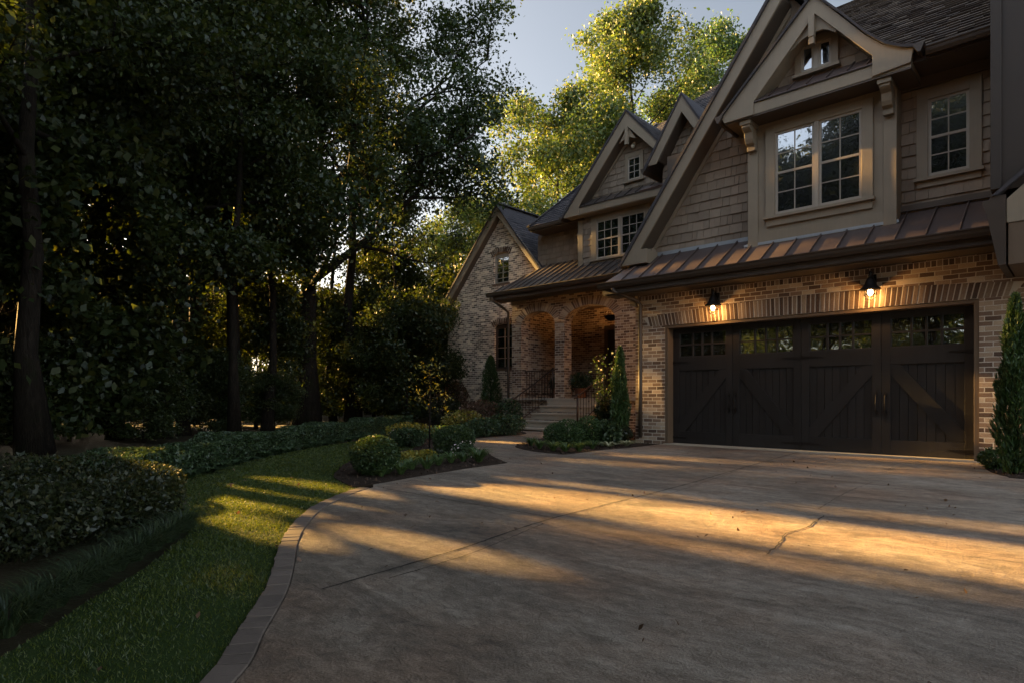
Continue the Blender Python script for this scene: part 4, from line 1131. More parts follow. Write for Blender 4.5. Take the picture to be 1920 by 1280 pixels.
# ------------------------------------------------------------------ plants
def clump(name, label, cat, x, y, h, r, n, mat, group=None, width=0.012, z=0.0, segs=4, droop=1.0, shape=None):
    """arching strap leaves from one crown"""
    t = thing(name, label, cat, (x, y, z), group)
    a = g.uniform(0, 2 * math.pi, n); L = r * g.uniform(0.5, 1.1, n); H = h * g.uniform(0.6, 1.1, n) ; w = width * g.uniform(0.7, 1.2, n)
    b0 = np.stack([np.cos(a), np.sin(a), np.zeros(n)], axis=1) * (r * 0.12 * g.random(n))[:, None]
    d = np.stack([np.cos(a), np.sin(a), np.zeros(n)], axis=1)
    sd = np.stack([-np.sin(a), np.cos(a), np.zeros(n)], axis=1)
    rows = []
    for k in range(segs + 1):
        u = k / segs
        hz = H * (1.9 * u - 1.25 * droop * u * u)
        prof = (1 - u) ** 0.6 if shape is None else math.sin(math.pi * min(1, 0.12 + 0.88 * u)) ** 0.7
        c = b0 + d * (L * u ** 1.3)[:, None]; c[:, 2] = np.maximum(hz, 0.008)
        ww = (w * max(prof, 0.04))[:, None]
        rows.append((c - sd * ww * 0.5, c + sd * ww * 0.5))
    q = [np.stack([rows[k][0], rows[k][1], rows[k + 1][1], rows[k + 1][0]], axis=1) for k in range(segs)]
    np_mesh("leaves", np.concatenate(q), 4, mat, t)
    return t

def blob_pts(n, rx, ry, rz, cz, shell=0.35, lumps=7):
    """points in the outer shell of a lumpy ellipsoid"""
    d = unit(g.normal(size=(n, 3)))
    f = np.ones(n)
    for _ in range(lumps):
        c = unit(g.normal(size=(1, 3)))
        f += g.uniform(-0.16, 0.20) * np.exp(-((1 - d @ c[0]) / 0.22))
    rr = f * (1 - shell * g.random(n) ** 1.6)
    return np.stack([d[:, 0] * rx * rr, d[:, 1] * ry * rr, np.maximum(cz + d[:, 2] * rz * rr, 0.01)], axis=1), d

def bush(name, label, cat, x, y, rx, rz, n, size, mat, group=None, aspect=0.55, shell=0.5, lumps=8, ry=None, z=0.0, up=0.4, core=0.62, cz=None):
    t = thing(name, label, cat, (x, y, z), group)
    cz = rz * 0.92 if cz is None else cz
    P, d = blob_pts(n, rx, ry or rx, rz, cz, shell, lumps)
    np_mesh("leaves", leaf_quads(P, size, aspect, g, up, axis=d * 0.8, spread=0.9), 4, mat, t)
    k = max(20, n // 45)                                     # stray shoots standing out of the mass
    d2 = unit(g.normal(size=(k, 3)) * np.array([1, 1, 0.7]) + np.array([0, 0, 0.5])); d2[:, 2] = np.abs(d2[:, 2])
    Q = np.repeat(d2 * np.array([rx, ry or rx, rz]) * (1 + 0.16 * g.random((k, 1))) , 4, axis=0) * (0.93 + 0.05 * np.tile(np.arange(4), k))[:, None] + np.array([0, 0, cz])
    if cat != 'boxwood': P = np.concatenate([P, Q]); d = np.concatenate([d, np.repeat(d2, 4, axis=0)])
    s = MB()                                                 # stems fanning up inside the leaves
    for k in range(7):
        a = k * 2.4; e = (rx * 0.55 * math.cos(a), (ry or rx) * 0.55 * math.sin(a), cz + rz * 0.35)
        s.tube([(0.02 * math.cos(a), 0.02 * math.sin(a), -0.02), (e[0] * 0.4, e[1] * 0.4, cz * 0.6), e], [0.014, 0.011, 0.006], 5)
    s.build("stems", 'bark', t)
    return t

def column_yew(label, x, y, h, r, n, name="columnar_yew", z=0.0):
    t = thing(name, label, "yew", (x, y, z), "columnar yews")
    u = g.random(n) ** 0.85
    prof = np.sqrt(np.clip(1 - u, 0, 1)) * np.clip(0.55 + 1.6 * u, 0, 1.0)
    a = g.uniform(0, 2 * math.pi, n)
    ph = g.uniform(0, 6, 3)
    lump = 1 + 0.17 * np.sin(3 * a + 9 * u + ph[0]) + 0.12 * np.sin(5 * a - 14 * u + ph[1]) + 0.10 * np.sin(2 * a + 23 * u + ph[2]) + 0.22 * (g.random(n) > 0.97)
    rr = r * prof * lump * (1 - 0.45 * g.random(n) ** 1.5)
    P = np.stack([rr * np.cos(a), rr * np.sin(a), 0.04 + u * h], axis=1)
    ax = np.stack([np.cos(a) * 0.45, np.sin(a) * 0.45, np.full(n, 1.0)], axis=1)
    np_mesh("foliage", leaf_quads(P, 0.075, 0.24, g, 0.0, axis=ax, spread=0.30), 4, 'leaf_yew', t)
    s = MB(); s.tube([(0, 0, -0.02), (0.01, 0, h * 0.5), (0, 0, h * 0.93)], [0.035, 0.022, 0.005], 7)
    for k in range(10):
        b = k * 2.4; zz = h * (0.1 + 0.07 * k); s.tube([(0, 0, zz), (r * 0.45 * math.cos(b), r * 0.45 * math.sin(b), zz + 0.15)], [0.012, 0.004], 4)
    s.build("stem", 'bark', t)
    return t

TH = YAW
def at(px, Yc, z=None):
    """ground point seen at photo column px, Yc metres in front of the viewer"""
    xc = (px - 960) / 1160.7 * Yc
    return (CAM.x + xc * math.cos(TH) - Yc * math.sin(TH), CAM.y + xc * math.sin(TH) + Yc * math.cos(TH))

# clipped balls
for x, y, rx, rz, lab in ((-0.25, -7.0, 0.315, 0.262, "round clipped boxwood ball at the lawn edge beside the driveway"),
                          (-1.62, -4.42, 0.345, 0.27, "round clipped boxwood ball next to the thin sapling")):
    bush("boxwood_ball", lab, "boxwood", x, y, rx, rz, 11000, 0.026, 'leaf_box', "clipped boxwood balls", 0.6, shell=0.42, lumps=12)
column_yew("columnar yew against the garage corner, right of the porch steps", -0.86, -0.40, 2.0, 0.235, 9000)
column_yew("columnar yew against the left wing beside the downspout", -9.35, 4.25, 2.42, 0.46, 8000)
column_yew("columnar yew at the right edge of the garage door", 5.76, -1.45, 2.25, 0.245, 11000)
# sapling
t = thing("sapling", "thin young tree with a bare stem and yellow green leaves", "sapling", (-2.62, -4.16, 0))
m = MB(); m.tube([(0, 0, -0.02), (0.01, 0.0, 0.5), (0.0, 0.02, 1.0), (0.02, 0, 1.5), (0.0, 0.0, 1.7)], [0.018, 0.016, 0.012, 0.007, 0.003], 7)
tips = []
for k in range(13):
    a = k * 2.4; z0 = 0.62 + 0.075 * k; r_ = 0.36 * (1.05 - k / 20); e = (r_ * math.cos(a), r_ * math.sin(a), z0 + 0.16)
    m.tube([(0, 0, z0), (e[0] * 0.5, e[1] * 0.5, z0 + 0.12), e], [0.007, 0.005, 0.002], 4); tips += [e, (e[0] * 0.6, e[1] * 0.6, z0 + 0.13)]
m.build("trunk", 'bark', t)
P = np.repeat(np.array(tips), 9, axis=0); P = P + g.normal(size=P.shape) * np.array([0.10, 0.10, 0.055])
np_mesh("crown", leaf_quads(P, 0.06, 0.5, g, 0.5), 4, 'leaf_yellow', t)

# strap-leaved clumps along the driveway bed
LILY = [(715, 893, .20, .24), (752, 889, .23, .30), (772, 880, .21, .27), (800, 879, .22, .28), (822, 872, .22, .27), (846, 868, .22, .26), (868, 866, .20, .24), (898, 866, .30, .36)]
for k, (px, py, h_, r_) in enumerate(LILY):
    x, y = at(px, 1160.7 / (py - 742))
    lab = "large spiky lily clump at the tip of the driveway bed" if k == 7 else "arching strap leaved clump in the mulch between the two boxwood balls"
    clump("lily_clump", lab, "lily clump", x, y, h_, r_, 120 if k == 7 else 85, 'leaf_lily', "lily clumps" if k == 7 else "strap leaved clumps of the driveway bed", 0.016)
for k, (px, py, mt) in enumerate(((752, 868, 'leaf_yellow'), (770, 864, 'leaf_yellow'), (798, 862, 'leaf_yellow'), (812, 860, 'leaf_bush'))):
    x, y = at(px, 1160.7 / (py - 742))
    bush("low_shrub", "low leafy plant with yellow tips behind the strap leaved clumps" if mt == 'leaf_yellow' else "low green plant at the foot of the thin sapling", "shrub", x, y, 0.19, 0.085, 650, 0.045, mt, "low plants behind the strap leaved clumps" if mt == 'leaf_yellow' else None)
# bed between the walk and the garage
for px, py, h_, r_ in ((988, 836, .24, .24), (1004, 842, .24, .26), (1030, 846, .24, .28), (1052, 848, .22, .26), (1078, 847, .24, .28), (1104, 842, .22, .26)):
    x, y = at(px, 1160.7 / (py - 742))
    clump("lily_clump", "green strap leaved clump along the walkway in front of the porch", "lily clump", x, y + 0.12, h_, r_, 95, 'leaf_lily', "strap leaved clumps along the walkway", 0.018)
for px, py, lab in ((1140, 838, "pale variegated hosta on the driveway side of the yew bed"), (1172, 836, "pale variegated hosta right below the columnar yew")):
    x, y = at(px, 1160.7 / (py - 742))
    clump("hosta", lab, "hosta", x, y + 0.05, 0.15, 0.30, 60, 'leaf_hosta', "variegated hostas", 0.030, shape=1)
BED2 = [(1028, 836, .26, .24, 'leaf_yew', 3000, .035, "dark dense shrub nearest the bottom porch step"),
        (1052, 838, .30, .27, 'leaf_yew', 4200, .035, "wider dark dense shrub in the middle of the walkway bed"),
        (1094, 836, .28, .32, 'leaf_yew', 4000, .035, "tall dark dense shrub in front of the right handrail"),
        (1126, 836, .30, .28, 'leaf_hedge', 1500, .075, "broad leaved green shrub left of the garage corner yew"),
        (1148, 832, .30, .22, 'leaf_bush', 1300, .06, "low reddish green shrub at the foot of the garage corner yew"),
        (1128, 826, .34, .50, 'leaf_bush', 3000, .07, "tall loose shrub rising beside the right porch handrail"),
        (1076, 832, .22, .22, 'leaf_hedge', 1200, .06, "bright green leafy shrub behind the dense shrubs of the walkway bed")]
for px, py, rx_, rz_, mt, n_, s_, lab in BED2:
    x, y = at(px, 1160.7 / (py - 742))
    bush("bed_shrub", lab, "shrub", x, y + 0.25, rx_, rz_, n_, s_, mt, "shrubs in the bed by the porch")
t = thing("climbing_plant", "tall thin leafy plant with pale flowers by the right porch handrail", "plant", (-2.3, 1.1, 0))
m = MB(); st = []
for k in range(7):
    a = k * 2.2; p = [(0.05 * math.cos(a), 0.05 * math.sin(a), 0), (0.16 * math.cos(a), 0.16 * math.sin(a), 0.8), (0.26 * math.cos(a + .3), 0.26 * math.sin(a + .3), 1.35 + 0.12 * k)]
    m.tube(p, [0.010, 0.008, 0.004], 5); st += [tuple(p[1][i] + (p[2][i] - p[1][i]) * f for i in range(3)) for f in (0, .25, .5, .75, 1)]
m.build("stems", 'bark', t)
P = np.repeat(np.array(st), 13, axis=0); P = P + g.normal(size=P.shape) * 0.08
np_mesh("leaves", leaf_quads(P, 0.065, 0.55, g, 0.4), 4, 'leaf_hedge', t)
np_mesh("flowers", leaf_quads(P[::9] + 0.03, 0.04, 0.9, g, 0.8), 4, 'petal', t)
# bed left of the walk and steps
LEFTBED = [(765, 836, .36, .20, 'leaf_hedge', 2200, .05, "rounded dark green shrub at the end of the lawn, left of the sapling"),
           (768, 822, .55, .20, 'leaf_yellow', 1600, .055, "low yellow tipped shrub behind the sapling at the hedge end"),
           (818, 822, .50, .15, 'leaf_green', 1300, .055, "low bright green shrub behind the second boxwood ball"),
           (872, 820, .42, .18, 'leaf_hedge', 1700, .06, "low dark shrub on the far side of the walkway, nearest the boxwood"),
           (905, 818, .52, .26, 'leaf_hedge', 1900, .06, "low dark shrub midway along the far side of the walkway"),
           (942, 815, .55, .28, 'leaf_hedge', 2000, .06, "low dark shrub left of the bottom porch step"),
           (868, 812, .60, .34, 'leaf_yellow', 1500, .06, "yellow green shrub in front of the russet bushes"),
           (900, 800, .75, .46, 'leaf_russet', 2200, .08, "low russet leaved bush left of the wing yew"),
           (862, 790, .95, .85, 'leaf_russet', 2600, .09, "large russet flowering bush at the corner of the left wing"),
           (893, 788, .85, .95, 'leaf_bush', 3000, .09, "tall dark leafy bush against the left wing wall"),
           (955, 806, .40, .50, 'leaf_hedge', 1600, .07, "leafy bush at the foot of the left porch handrail"),
           (838, 796, .70, .50, 'leaf_bush', 2200, .08, "dark bush left of the wing corner above the hedge end")]
for px, py, rx_, rz_, mt, n_, s_, lab in LEFTBED:
    x, y = at(px, 1160.7 / (py - 742))
    if y > 4.2: y = 4.2
    bush("garden_shrub", lab, "shrub", x, y, rx_, rz_, n_, s_, mt, "shrubs left of the walkway")
for px, py, lab in ((748, 830, "small white flowering plant at the end of the lawn"), (872, 858, "small pink flowering plant beside the second boxwood ball")):
    x, y = at(px, 1160.7 / (py - 742))
    t = bush("flower_plant", lab, "flower", x, y, 0.20, 0.13, 500, 0.04, 'leaf_hedge', "small flowering plants")
    P, d_ = blob_pts(60, 0.21, 0.21, 0.15, 0.13, 0.1); np_mesh("flowers", leaf_quads(P, 0.026, 0.9, g, 1.0), 4, 'petal', t)
# pots on the porch
for x, y, r_, mt, lab in ((-5.25, 4.15, 0.42, 'leaf_hedge', "bushy fern in a pot on the porch behind the right arch"), (-6.35, 4.4, 0.34, 'leaf_bush', "potted plant on the porch behind the left arch"), (-5.98, 4.35, 0.26, 'leaf_yellow', "small yellow green potted plant beside the porch pier")):
    t = thing("potted_plant", lab, "potted plant", (x, y, 0.94), "potted plants on the porch")
    m = MB(); m.lathe((0, 0, 0), [(0.12, 0.0), (0.16, 0.02), (0.20, 0.26), (0.225, 0.27), (0.225, 0.31), (0.19, 0.31), (0.18, 0.27)], 18); m.build("pot", 'terracotta', t)
    P, d_ = blob_pts(1500, r_, r_, r_ * 0.75, 0.30 + r_ * 0.55, 0.8); np_mesh("foliage", leaf_quads(P, 0.075, 0.4, g, 0.4, axis=d_, spread=0.7), 4, mt, t)
bush("bed_shrub", "small dark shrub at the foot of the right edge yew", "shrub", 5.52, -0.95, 0.22, 0.17, 1200, 0.045, 'leaf_yew', "shrubs in the bed by the porch")

# hedge along the lawn, with a row of low plants before it
hp = smooth_path([(-0.6, -10.3), (-1.75, -9.25), (-3.0, -8.15), (-4.25, -6.75), (-6.65, -3.75), (-8.3, -1.5), (-10.2, 1.0)], 0.05)
hp = np.array(hp); seg = np.linalg.norm(np.diff(hp, axis=0), axis=1).sum()
n = 85000
i = g.integers(0, len(hp) - 1, n)
tg = unit(np.concatenate([hp[i + 1] - hp[i], np.zeros((n, 1))], axis=1))
nrm = np.stack([-tg[:, 1], tg[:, 0], np.zeros(n)], axis=1)
face = g.random(n)
off = np.where(face < 0.45, g.uniform(-0.34, 0.34, n), np.where(g.random(n) < 0.75, -0.34, 0.34) * (1 - 0.35 * g.random(n) ** 2))
zz = np.where(face < 0.45, 0.40 * (1 - 0.25 * g.random(n) ** 2), 0.40 * g.random(n))
wob = 1 + 0.12 * np.sin(i * 0.09) + 0.08 * np.sin(i * 0.23 + 1)
P = np.concatenate([hp[i], np.zeros((n, 1))], axis=1) + nrm * (off * wob)[:, None] + tg * (g.uniform(-0.04, 0.04, n))[:, None]
P[:, 2] = -0.05 + zz * wob
t = thing("hedge", "long low clipped hedge curving along the far side of the lawn", "hedge", (0, 0, 0))
np_mesh("leaves", leaf_quads(P, 0.036, 0.6, g, 0.5), 4, 'leaf_hedge', t)
m = MB()
for k in range(4, len(hp) - 1, 5):
    m.tube([(hp[k][0], hp[k][1], -0.06), (hp[k][0] + rng.uniform(-.06, .06), hp[k][1] + rng.uniform(-.06, .06), 0.30)], [0.014, 0.006], 4)
m.build("stems", 'bark', t)
bp = smooth_path([(-1.55, -8.82), (-2.45, -8.02), (-3.72, -6.68), (-5.05, -4.98), (-6.1, -3.2), (-7.2, -1.35)], 0.1)
for k in range(2, len(bp), 5):
    x, y = bp[k]
    clump("border_plant", "low grey green border plant in the row before the hedge", "border plant", x + rng.uniform(-.05, .05), y + rng.uniform(-.05, .05), rng.uniform(.10, .16), rng.uniform(.20, .27), 90, 'leaf_hedge', "row of border plants before the hedge", 0.026, z=-0.02, shape=1)
# dark shrubs and liriope at the left
for px, py, rx_, rz_, lab in ((245, 935, .46, .20, "dark spreading shrub where the hedge meets the left bed"), (150, 940, .54, .23, "dark spreading shrub at the left, below the trunk in the forest edge"), (40, 955, .54, .24, "dark spreading shrub at the far left edge of the picture"),
                         (230, 985, .42, .20, "low dark shrub behind the end of the liriope row"), (110, 1010, .45, .22, "low dark shrub behind the middle of the liriope row"), (10, 1045, .42, .22, "low dark shrub behind the liriope at the left picture edge")):
    x, y = at(px, 1160.7 / (py - 742))
    bush("spreading_shrub", lab, "shrub", x, y, rx_, rz_, 6500, 0.036, 'leaf_bush', "dark shrubs left of the lawn", 0.5, shell=0.75, lumps=14)
lp = [(338, 990), (312, 1008), (282, 1024), (250, 1042), (216, 1060), (180, 1080), (142, 1102), (100, 1126), (54, 1152), (5, 1180)]
for k, (px, py) in enumerate(lp):
    x, y = at(px, 1160.7 / (py - 742))
    clump("liriope_clump", "grassy liriope clump at the point of the left bed, by the sunlit lawn" if k == 0 else "grassy liriope clump in the row along the left lawn edge", "liriope", x + 0.03, y + 0.01, 0.23, 0.29, 240, 'leaf_liriope', "liriope row along the left lawn edge", 0.0075, z=-0.03)

# fallen leaves on the lawn and the slab
q = np.stack([g.uniform(-3, 7.5, 260), g.uniform(-11.3, -0.8, 260)], axis=1)
q = np.concatenate([q, np.where(inside(lawn_poly, q), 0.02, 0.010)[:, None]], axis=1)
q = q[~inside(bed1, q)]
tag(np_mesh("fallen_leaves", leaf_quads(q, 0.035, 0.6, g, up=4.0), 4, 'leaf_russet'), "few dry leaves scattered over the lawn and driveway", "leaves", kind='stuff')

# ------------------------------------------------------------------ trees
SH = np.array(SUN)
SHAFTS = []                                                  # crowns are carved open along these lines to land sun patches
def shaft(p, r): SHAFTS.append((np.array(p, float), r))
def shaft_line(a, b, r, n):
    for k in range(n):
        f = k / max(1, n - 1); shaft([a[i] + (b[i] - a[i]) * f for i in range(3)], r)

def carve(P):
    keep = np.ones(len(P), bool)
    for c, r in SHAFTS:
        d = P - c
        t = d @ SH
        q = np.linalg.norm(d - t[:, None] * SH, axis=1)
        keep &= ~((t > 0) & (q < r * 1.2))
    return keep

def grow(seed, H, r0, base, R, limbs, twigs, per, leaf, sig=0.42, rise=0.55, forks=(), top=0.92, flat=0.7, droop=0.0, lean=(0, 0), prof=None):
    """a trunk with limbs, branches and twigs; returns wood mesh builder and leaf centres"""
    q = random.Random(seed); gg = np.random.default_rng(seed)
    w = MB(); C = []
    n = 9
    tr = []
    for k in range(n):
        f = k / (n - 1)
        tr.append(Vector((lean[0] * f * f * H + q.uniform(-.012, .012) * H * (f > 0), lean[1] * f * f * H + q.uniform(-.012, .012) * H * (f > 0), f * H * top)))
    rad = [max(0.02, r0 * (1.55 if k == 0 else 1) * (1 - 0.93 * (k / (n - 1)) ** 0.9)) for k in range(n)]
    w.tube(tr, rad, 9)
    def on(f):
        x = f * (n - 1); k = min(int(x), n - 2); return tr[k].lerp(tr[k + 1], x - k), rad[k] + (rad[k + 1] - rad[k]) * (x - k)
    def branch(p, d, L, r, depth, curve):
        pts = [p]; dd = d.normalized(); s = 4 if depth else 6
        for k in range(s):
            dd = (dd + Vector((q.gauss(0, .13), q.gauss(0, .13), q.gauss(0, .09) + curve / s))).normalized()
            pts.append(pts[-1] + dd * L / s)
        w.tube(pts, [max(0.006, r * (1 - 0.85 * k / s)) for k in range(s + 1)], 6 if not depth else 4, cap=False)
        if depth == 2 or L < 0.5:
            C.extend(pts[1:]); return
        m_ = twigs[depth]
        for k in range(m_):
            f = (0.25 if depth == 0 else 0.15) + 0.75 * (k + q.random()) / m_
            x = f * s; j = min(int(x), s - 1); pp = pts[j].lerp(pts[j + 1], x - j)
            ax = (pts[j + 1] - pts[j]).normalized()
            sd = ax.cross(Vector((q.gauss(0, 1), q.gauss(0, 1), q.gauss(0, 1)))).normalized()
            nd = (ax * 0.55 + sd * 0.95 + Vector((0, 0, 0.15 - droop))).normalized()
            branch(pp, nd, L * (0.50 - 0.22 * f) * q.uniform(0.8, 1.25), r * 0.42, depth + 1, 0.15)
        C.append(pts[-1])
    for f, az, el, L, r in forks:
        p, _ = on(f); branch(p, Vector((math.cos(az) * math.cos(el), math.sin(az) * math.cos(el), math.sin(el))), L, r, 0, 0.25)
    for k in range(limbs):
        f = base + (0.99 - base) * (k + 0.3 * q.random()) / limbs
        p, r = on(min(f, 0.985))
        az = k * 2.39996 + q.uniform(-.4, .4)
        u = (f - base) / (1 - base)
        pr = (math.sin(math.pi * (0.22 + 0.70 * u)) ** 0.8) if prof is None else prof(u)
        el = rise * (0.35 + 1.1 * u) + q.uniform(-.15, .15)
        branch(p, Vector((math.cos(az) * math.cos(el), math.sin(az) * math.cos(el), math.sin(el))), R * pr * q.uniform(0.8, 1.15), max(0.02, r * 0.5), 0, 0.25)
    C = np.array([tuple(c) for c in C])
    P = np.repeat(C, per, axis=0)
    P = P + gg.normal(size=P.shape) * np.array([sig, sig, sig * flat])
    P = P[P[:, 2] > 0.25]
    return w, P, gg

LEAF_COUNT = 0
def tree(name, label, cat, x, y, mat, group=None, carved=False, leaf=0.15, rot=0.0, bark='bark', whole=False, **kw):
    global LEAF_COUNT
    t = thing(name, label, cat, (x, y, -0.06), group)
    w, P, gg = grow(leaf=leaf, **kw)
    if carved:
        off = np.array([x, y, -0.06])
        P = P[carve(P + off)]
        if not whole:
            V = np.array(w.v); nt = 9 * 8 + 2
            mid = np.array([V[list(f)].mean(axis=0) for f in w.f]) + off
            kp = carve(mid); kp[:nt] = True
            w.f = [f for f, q in zip(w.f, kp) if q]
    LEAF_COUNT += len(P)
    w.build("trunk", bark, t, smooth=True)
    np_mesh("crown", leaf_quads(P, leaf, 0.62, gg, 0.35), 4, mat, t)
    return t

def again(src, label, x, y, rot, sc, carved=False):
    c = copy_tree(src)
    if carved:                                               # its own crown, opened where the sun comes through
        for ch in [k for k in bpy.data.objects if k.parent == c and k.name.startswith("crown")]:
            co = np.empty(len(ch.data.vertices) * 3, np.float32); ch.data.vertices.foreach_get("co", co)
            V = co.reshape(-1, 4, 3).astype(float); mid = V.mean(axis=1) * sc
            W = np.stack([x + mid[:, 0] * math.cos(rot) - mid[:, 1] * math.sin(rot), y + mid[:, 0] * math.sin(rot) + mid[:, 1] * math.cos(rot), mid[:, 2] - 0.06], axis=1)
            mat = ch.data.materials[0].name; bpy.data.objects.remove(ch)
            np_mesh("crown", V[carve(W)], 4, next(k for k, v in MAT.items() if v.name == mat), c)
        zs = sc
    else:
        zs = sc * rng.uniform(0.94, 1.08)
    c.location = (x, y, -0.06); c.rotation_euler = (0, 0, rot); c.scale = (sc, sc, zs); c['label'] = label
    return c

# spots to be sunlit, for which the crowns are carved open
shaft_line((2.8, -6.90, 0), (8.4, -6.86, 0), 0.44, 24)
shaft_line((1.6, -6.05, 0), (3.4, -6.0, 0), 0.10, 8)
shaft_line((5.2, -5.7, 0), (8.0, -5.6, 0), 0.14, 10)
shaft_line((2.9, -9.0, 0), (3.4, -9.0, 0), 0.14, 3)
shaft_line((3.6, -7.75, 0), (5.6, -7.75, 0), 0.10, 8)
for px, py, z in ((60, 850, .45), (120, 860, .45), (180, 880, .4), (245, 880, .4), (280, 940, .3), (330, 970, .2), (30, 900, .45), (210, 930, .35)):
    x, y = at(px, 1160.7 * (1 - z) / (py - 742)); shaft((x, y, z), 0.07)
shaft_line((-0.3, -8.15, 0), (0.3, -8.15, 0), 0.24, 3)
shaft_line((-0.5, -8.75, 0), (0.5, -8.75, 0), 0.36, 5)
shaft_line((0.3, -9.35, 0), (0.8, -9.4, 0), 0.16, 3)
shaft_line((4.9, -8.85, 0), (5.1, -8.85, 0), 0.07, 2)
shaft_line((3.3, -8.2, 0), (3.6, -8.2, 0), 0.12, 2)
shaft_line((0.6, -9.45, 0), (2.0, -9.5, 0), 0.14, 6)
for p, r in (((-0.25, -7.0, 0.58), 0.07), ((-2.6, -4.1, 1.1), 0.2), ((-3.4, -1.9, 0.0), 0.20), ((-2.8, -1.9, 0.0), 0.18)): shaft(p, r)
for zc in (1.5, 1.9, 2.3, 2.7, 3.0): shaft((-0.55, 0, zc), 0.24)
for xx in (-0.2, 0.2, 0.6): shaft((xx, 0, 2.85), 0.16)
shaft_line((-0.9, -0.45, 3.45), (5.5, -0.45, 3.45), 0.11, 26)
shaft_line((1.5, -0.35, 6.3), (1.9, -0.35, 6.6), 0.08, 2)
shaft_line((3.5, -0.2, 6.9), (3.85, -0.2, 6.62), 0.09, 2)
for p, r in (((4.05, 0.12, 5.6), 0.25), ((4.05, 0.12, 4.7), 0.2), ((1.8, 0.0, 5.95), 0.22), ((5.2, 0.1, 0.6), 0.25), ((5.2, 0.1, 1.3), 0.18), ((5.2, 0.1, 2.1), 0.22), ((5.7, -1.5, 1.95), 0.25), ((5.5, 0, 0.6), 0.2), ((5.9, 0, 2.5), 0.3), ((-5, 4.3, 5.8), 0.25), ((-8.6, 5, 5.8), 0.3)): shaft(p, r)

for px, Yc, z0, z1 in ((620, 24, 1.5, 7), (700, 25, 1, 7), (760, 27, 1, 7), (820, 28, 1, 7), (660, 21, 5, 11), (520, 22, 2, 8), (480, 24, 1, 6), (560, 27, 1, 6), (730, 30, 1, 6), (420, 22, 2, 7)):
    x, y = at(px, Yc)
    for q in range(4): shaft((x + 0.9 * math.sin(q * 7 + px), y + 0.9 * math.cos(q * 5 + px), z0 + (z1 - z0) * q / 3), 0.8)

# the big spreading tree and its tall slim neighbour in front of the wood
bx, by = at(575, 21.5)
az_r = TH                                                    # direction to the right as the viewer sees it
tree("shade_tree", "big forking shade tree at the wood's edge whose boughs reach toward the house roof", "tree", bx, by, 'leaf_oak', carved=True, leaf=0.125,
     seed=21, H=20.0, r0=0.36, base=0.24, R=7.0, limbs=12, twigs=(7, 6), per=32, sig=0.27,
     whole=True, forks=[(0.27, az_r + 0.15, 0.62, 8.2, 0.16), (0.33, az_r - 0.25, 0.85, 9.5, 0.16), (0.30, az_r + math.pi - 0.3, 0.8, 7.5, 0.14), (0.42, az_r + 0.5, 0.62, 8.5, 0.12), (0.50, az_r + 0.05, 0.45, 7.5, 0.10)])
x, y = at(662, 23.5)
tree("slim_tree", "tall slim straight trunked tree right behind the big forking tree", "tree", x, y, 'leaf_forest', carved=True, leaf=0.125,
     seed=22, H=18.5, r0=0.24, base=0.34, R=4.0, limbs=13, twigs=(5, 5), per=17, sig=0.28)
x, y = at(66, 11.3)
tree("dark_trunk_tree", "dark straight trunk standing at the far left of the wood", "tree", x, y, 'leaf_forest', carved=True, leaf=0.095,
     seed=23, H=16.0, r0=0.21, base=0.36, R=4.6, limbs=16, twigs=(6, 6), per=36, sig=0.34)
GF = "trees of the dark wood on the left"
FOREST = [(300, 15.5, 16.5, .20, 5.0, 31), (430, 18.0, 17.5, .22, 5.0, 32), (190, 19.0, 18.0, .22, 5.4, 33), (355, 24.0, 20.0, .25, 5.5, 35), (-60, 15.0, 17.0, .22, 5.5, 36)]
for px, Yc, H, r0, R_, sd in FOREST:
    x, y = at(px, Yc)
    tree("forest_tree", "one of the tall leafy trees crowding the dark wood on the left", "tree", x, y, 'leaf_forest', GF, carved=True, leaf=0.115,
         seed=sd, H=H, r0=r0, base=0.24, R=R_, limbs=18, twigs=(6, 6), per=38, sig=0.32)
# slim bare trunks standing between the big tree and the dark trunk
for k, (px, Yc, H, r0, lab) in enumerate(((440, 15.5, 17, .12, "slim bare trunk left of the big forking tree"), (500, 18.5, 18, .13, "slim straight trunk next left of the big forking tree"), (345, 16.5, 17, .13, "slim bare trunk midway between the far left trunk and the big forking tree"),
                                          (625, 25, 16, .12, "slim trunk between the big forking tree and its tall slim neighbour"), (215, 15.0, 17, .14, "slim trunk right of the far left dark trunk"), (735, 27, 13, .11, "slim trunk farthest right in the wood, near the left wing"))):
    x, y = at(px, Yc)
    tree("slim_tree", lab, "tree", x, y, 'leaf_forest', "slim trunks in the wood", carved=True, leaf=0.12, seed=81 + k, H=H, r0=r0, base=0.42, R=2.8, limbs=12, twigs=(5, 5), per=18, sig=0.3)
# unseen trees around the viewer; the near canopies are added to darken the foreground
GS = "unseen trees placed around the driveway for shade"
for k, (x, y, H, sd) in enumerate(((-9.5, -11.6, 7.0, 41), (-1.0, -14.2, 9.0, 50), (2.2, -15.8, 9.0, 54), (5.6, -15.4, 9.0, 55), (11.0, -16.4, 8.0, 56), (-14.5, -9.3, 8.0, 42), (-12.5, -13.6, 7.5, 43), (-18.0, -13.0, 9, 44), (-7.5, -15.0, 6.5, 45), (-22.5, -9.0, 10, 46), (-10.5, -9.0, 6.5, 49))):
    tree("shade_tree", "low crowned tree placed to shade the driveway, outside the picture", "tree", x, y, 'leaf_forest', GS, carved=True, leaf=0.16,
         seed=sd, H=H, r0=0.22, base=0.54 if x > -6 else 0.08, R=5.4 if x > -6 else 3.2, limbs=28 if x > -6 else 19, twigs=(6, 5), per=34 if x > -6 else 24, sig=0.46)
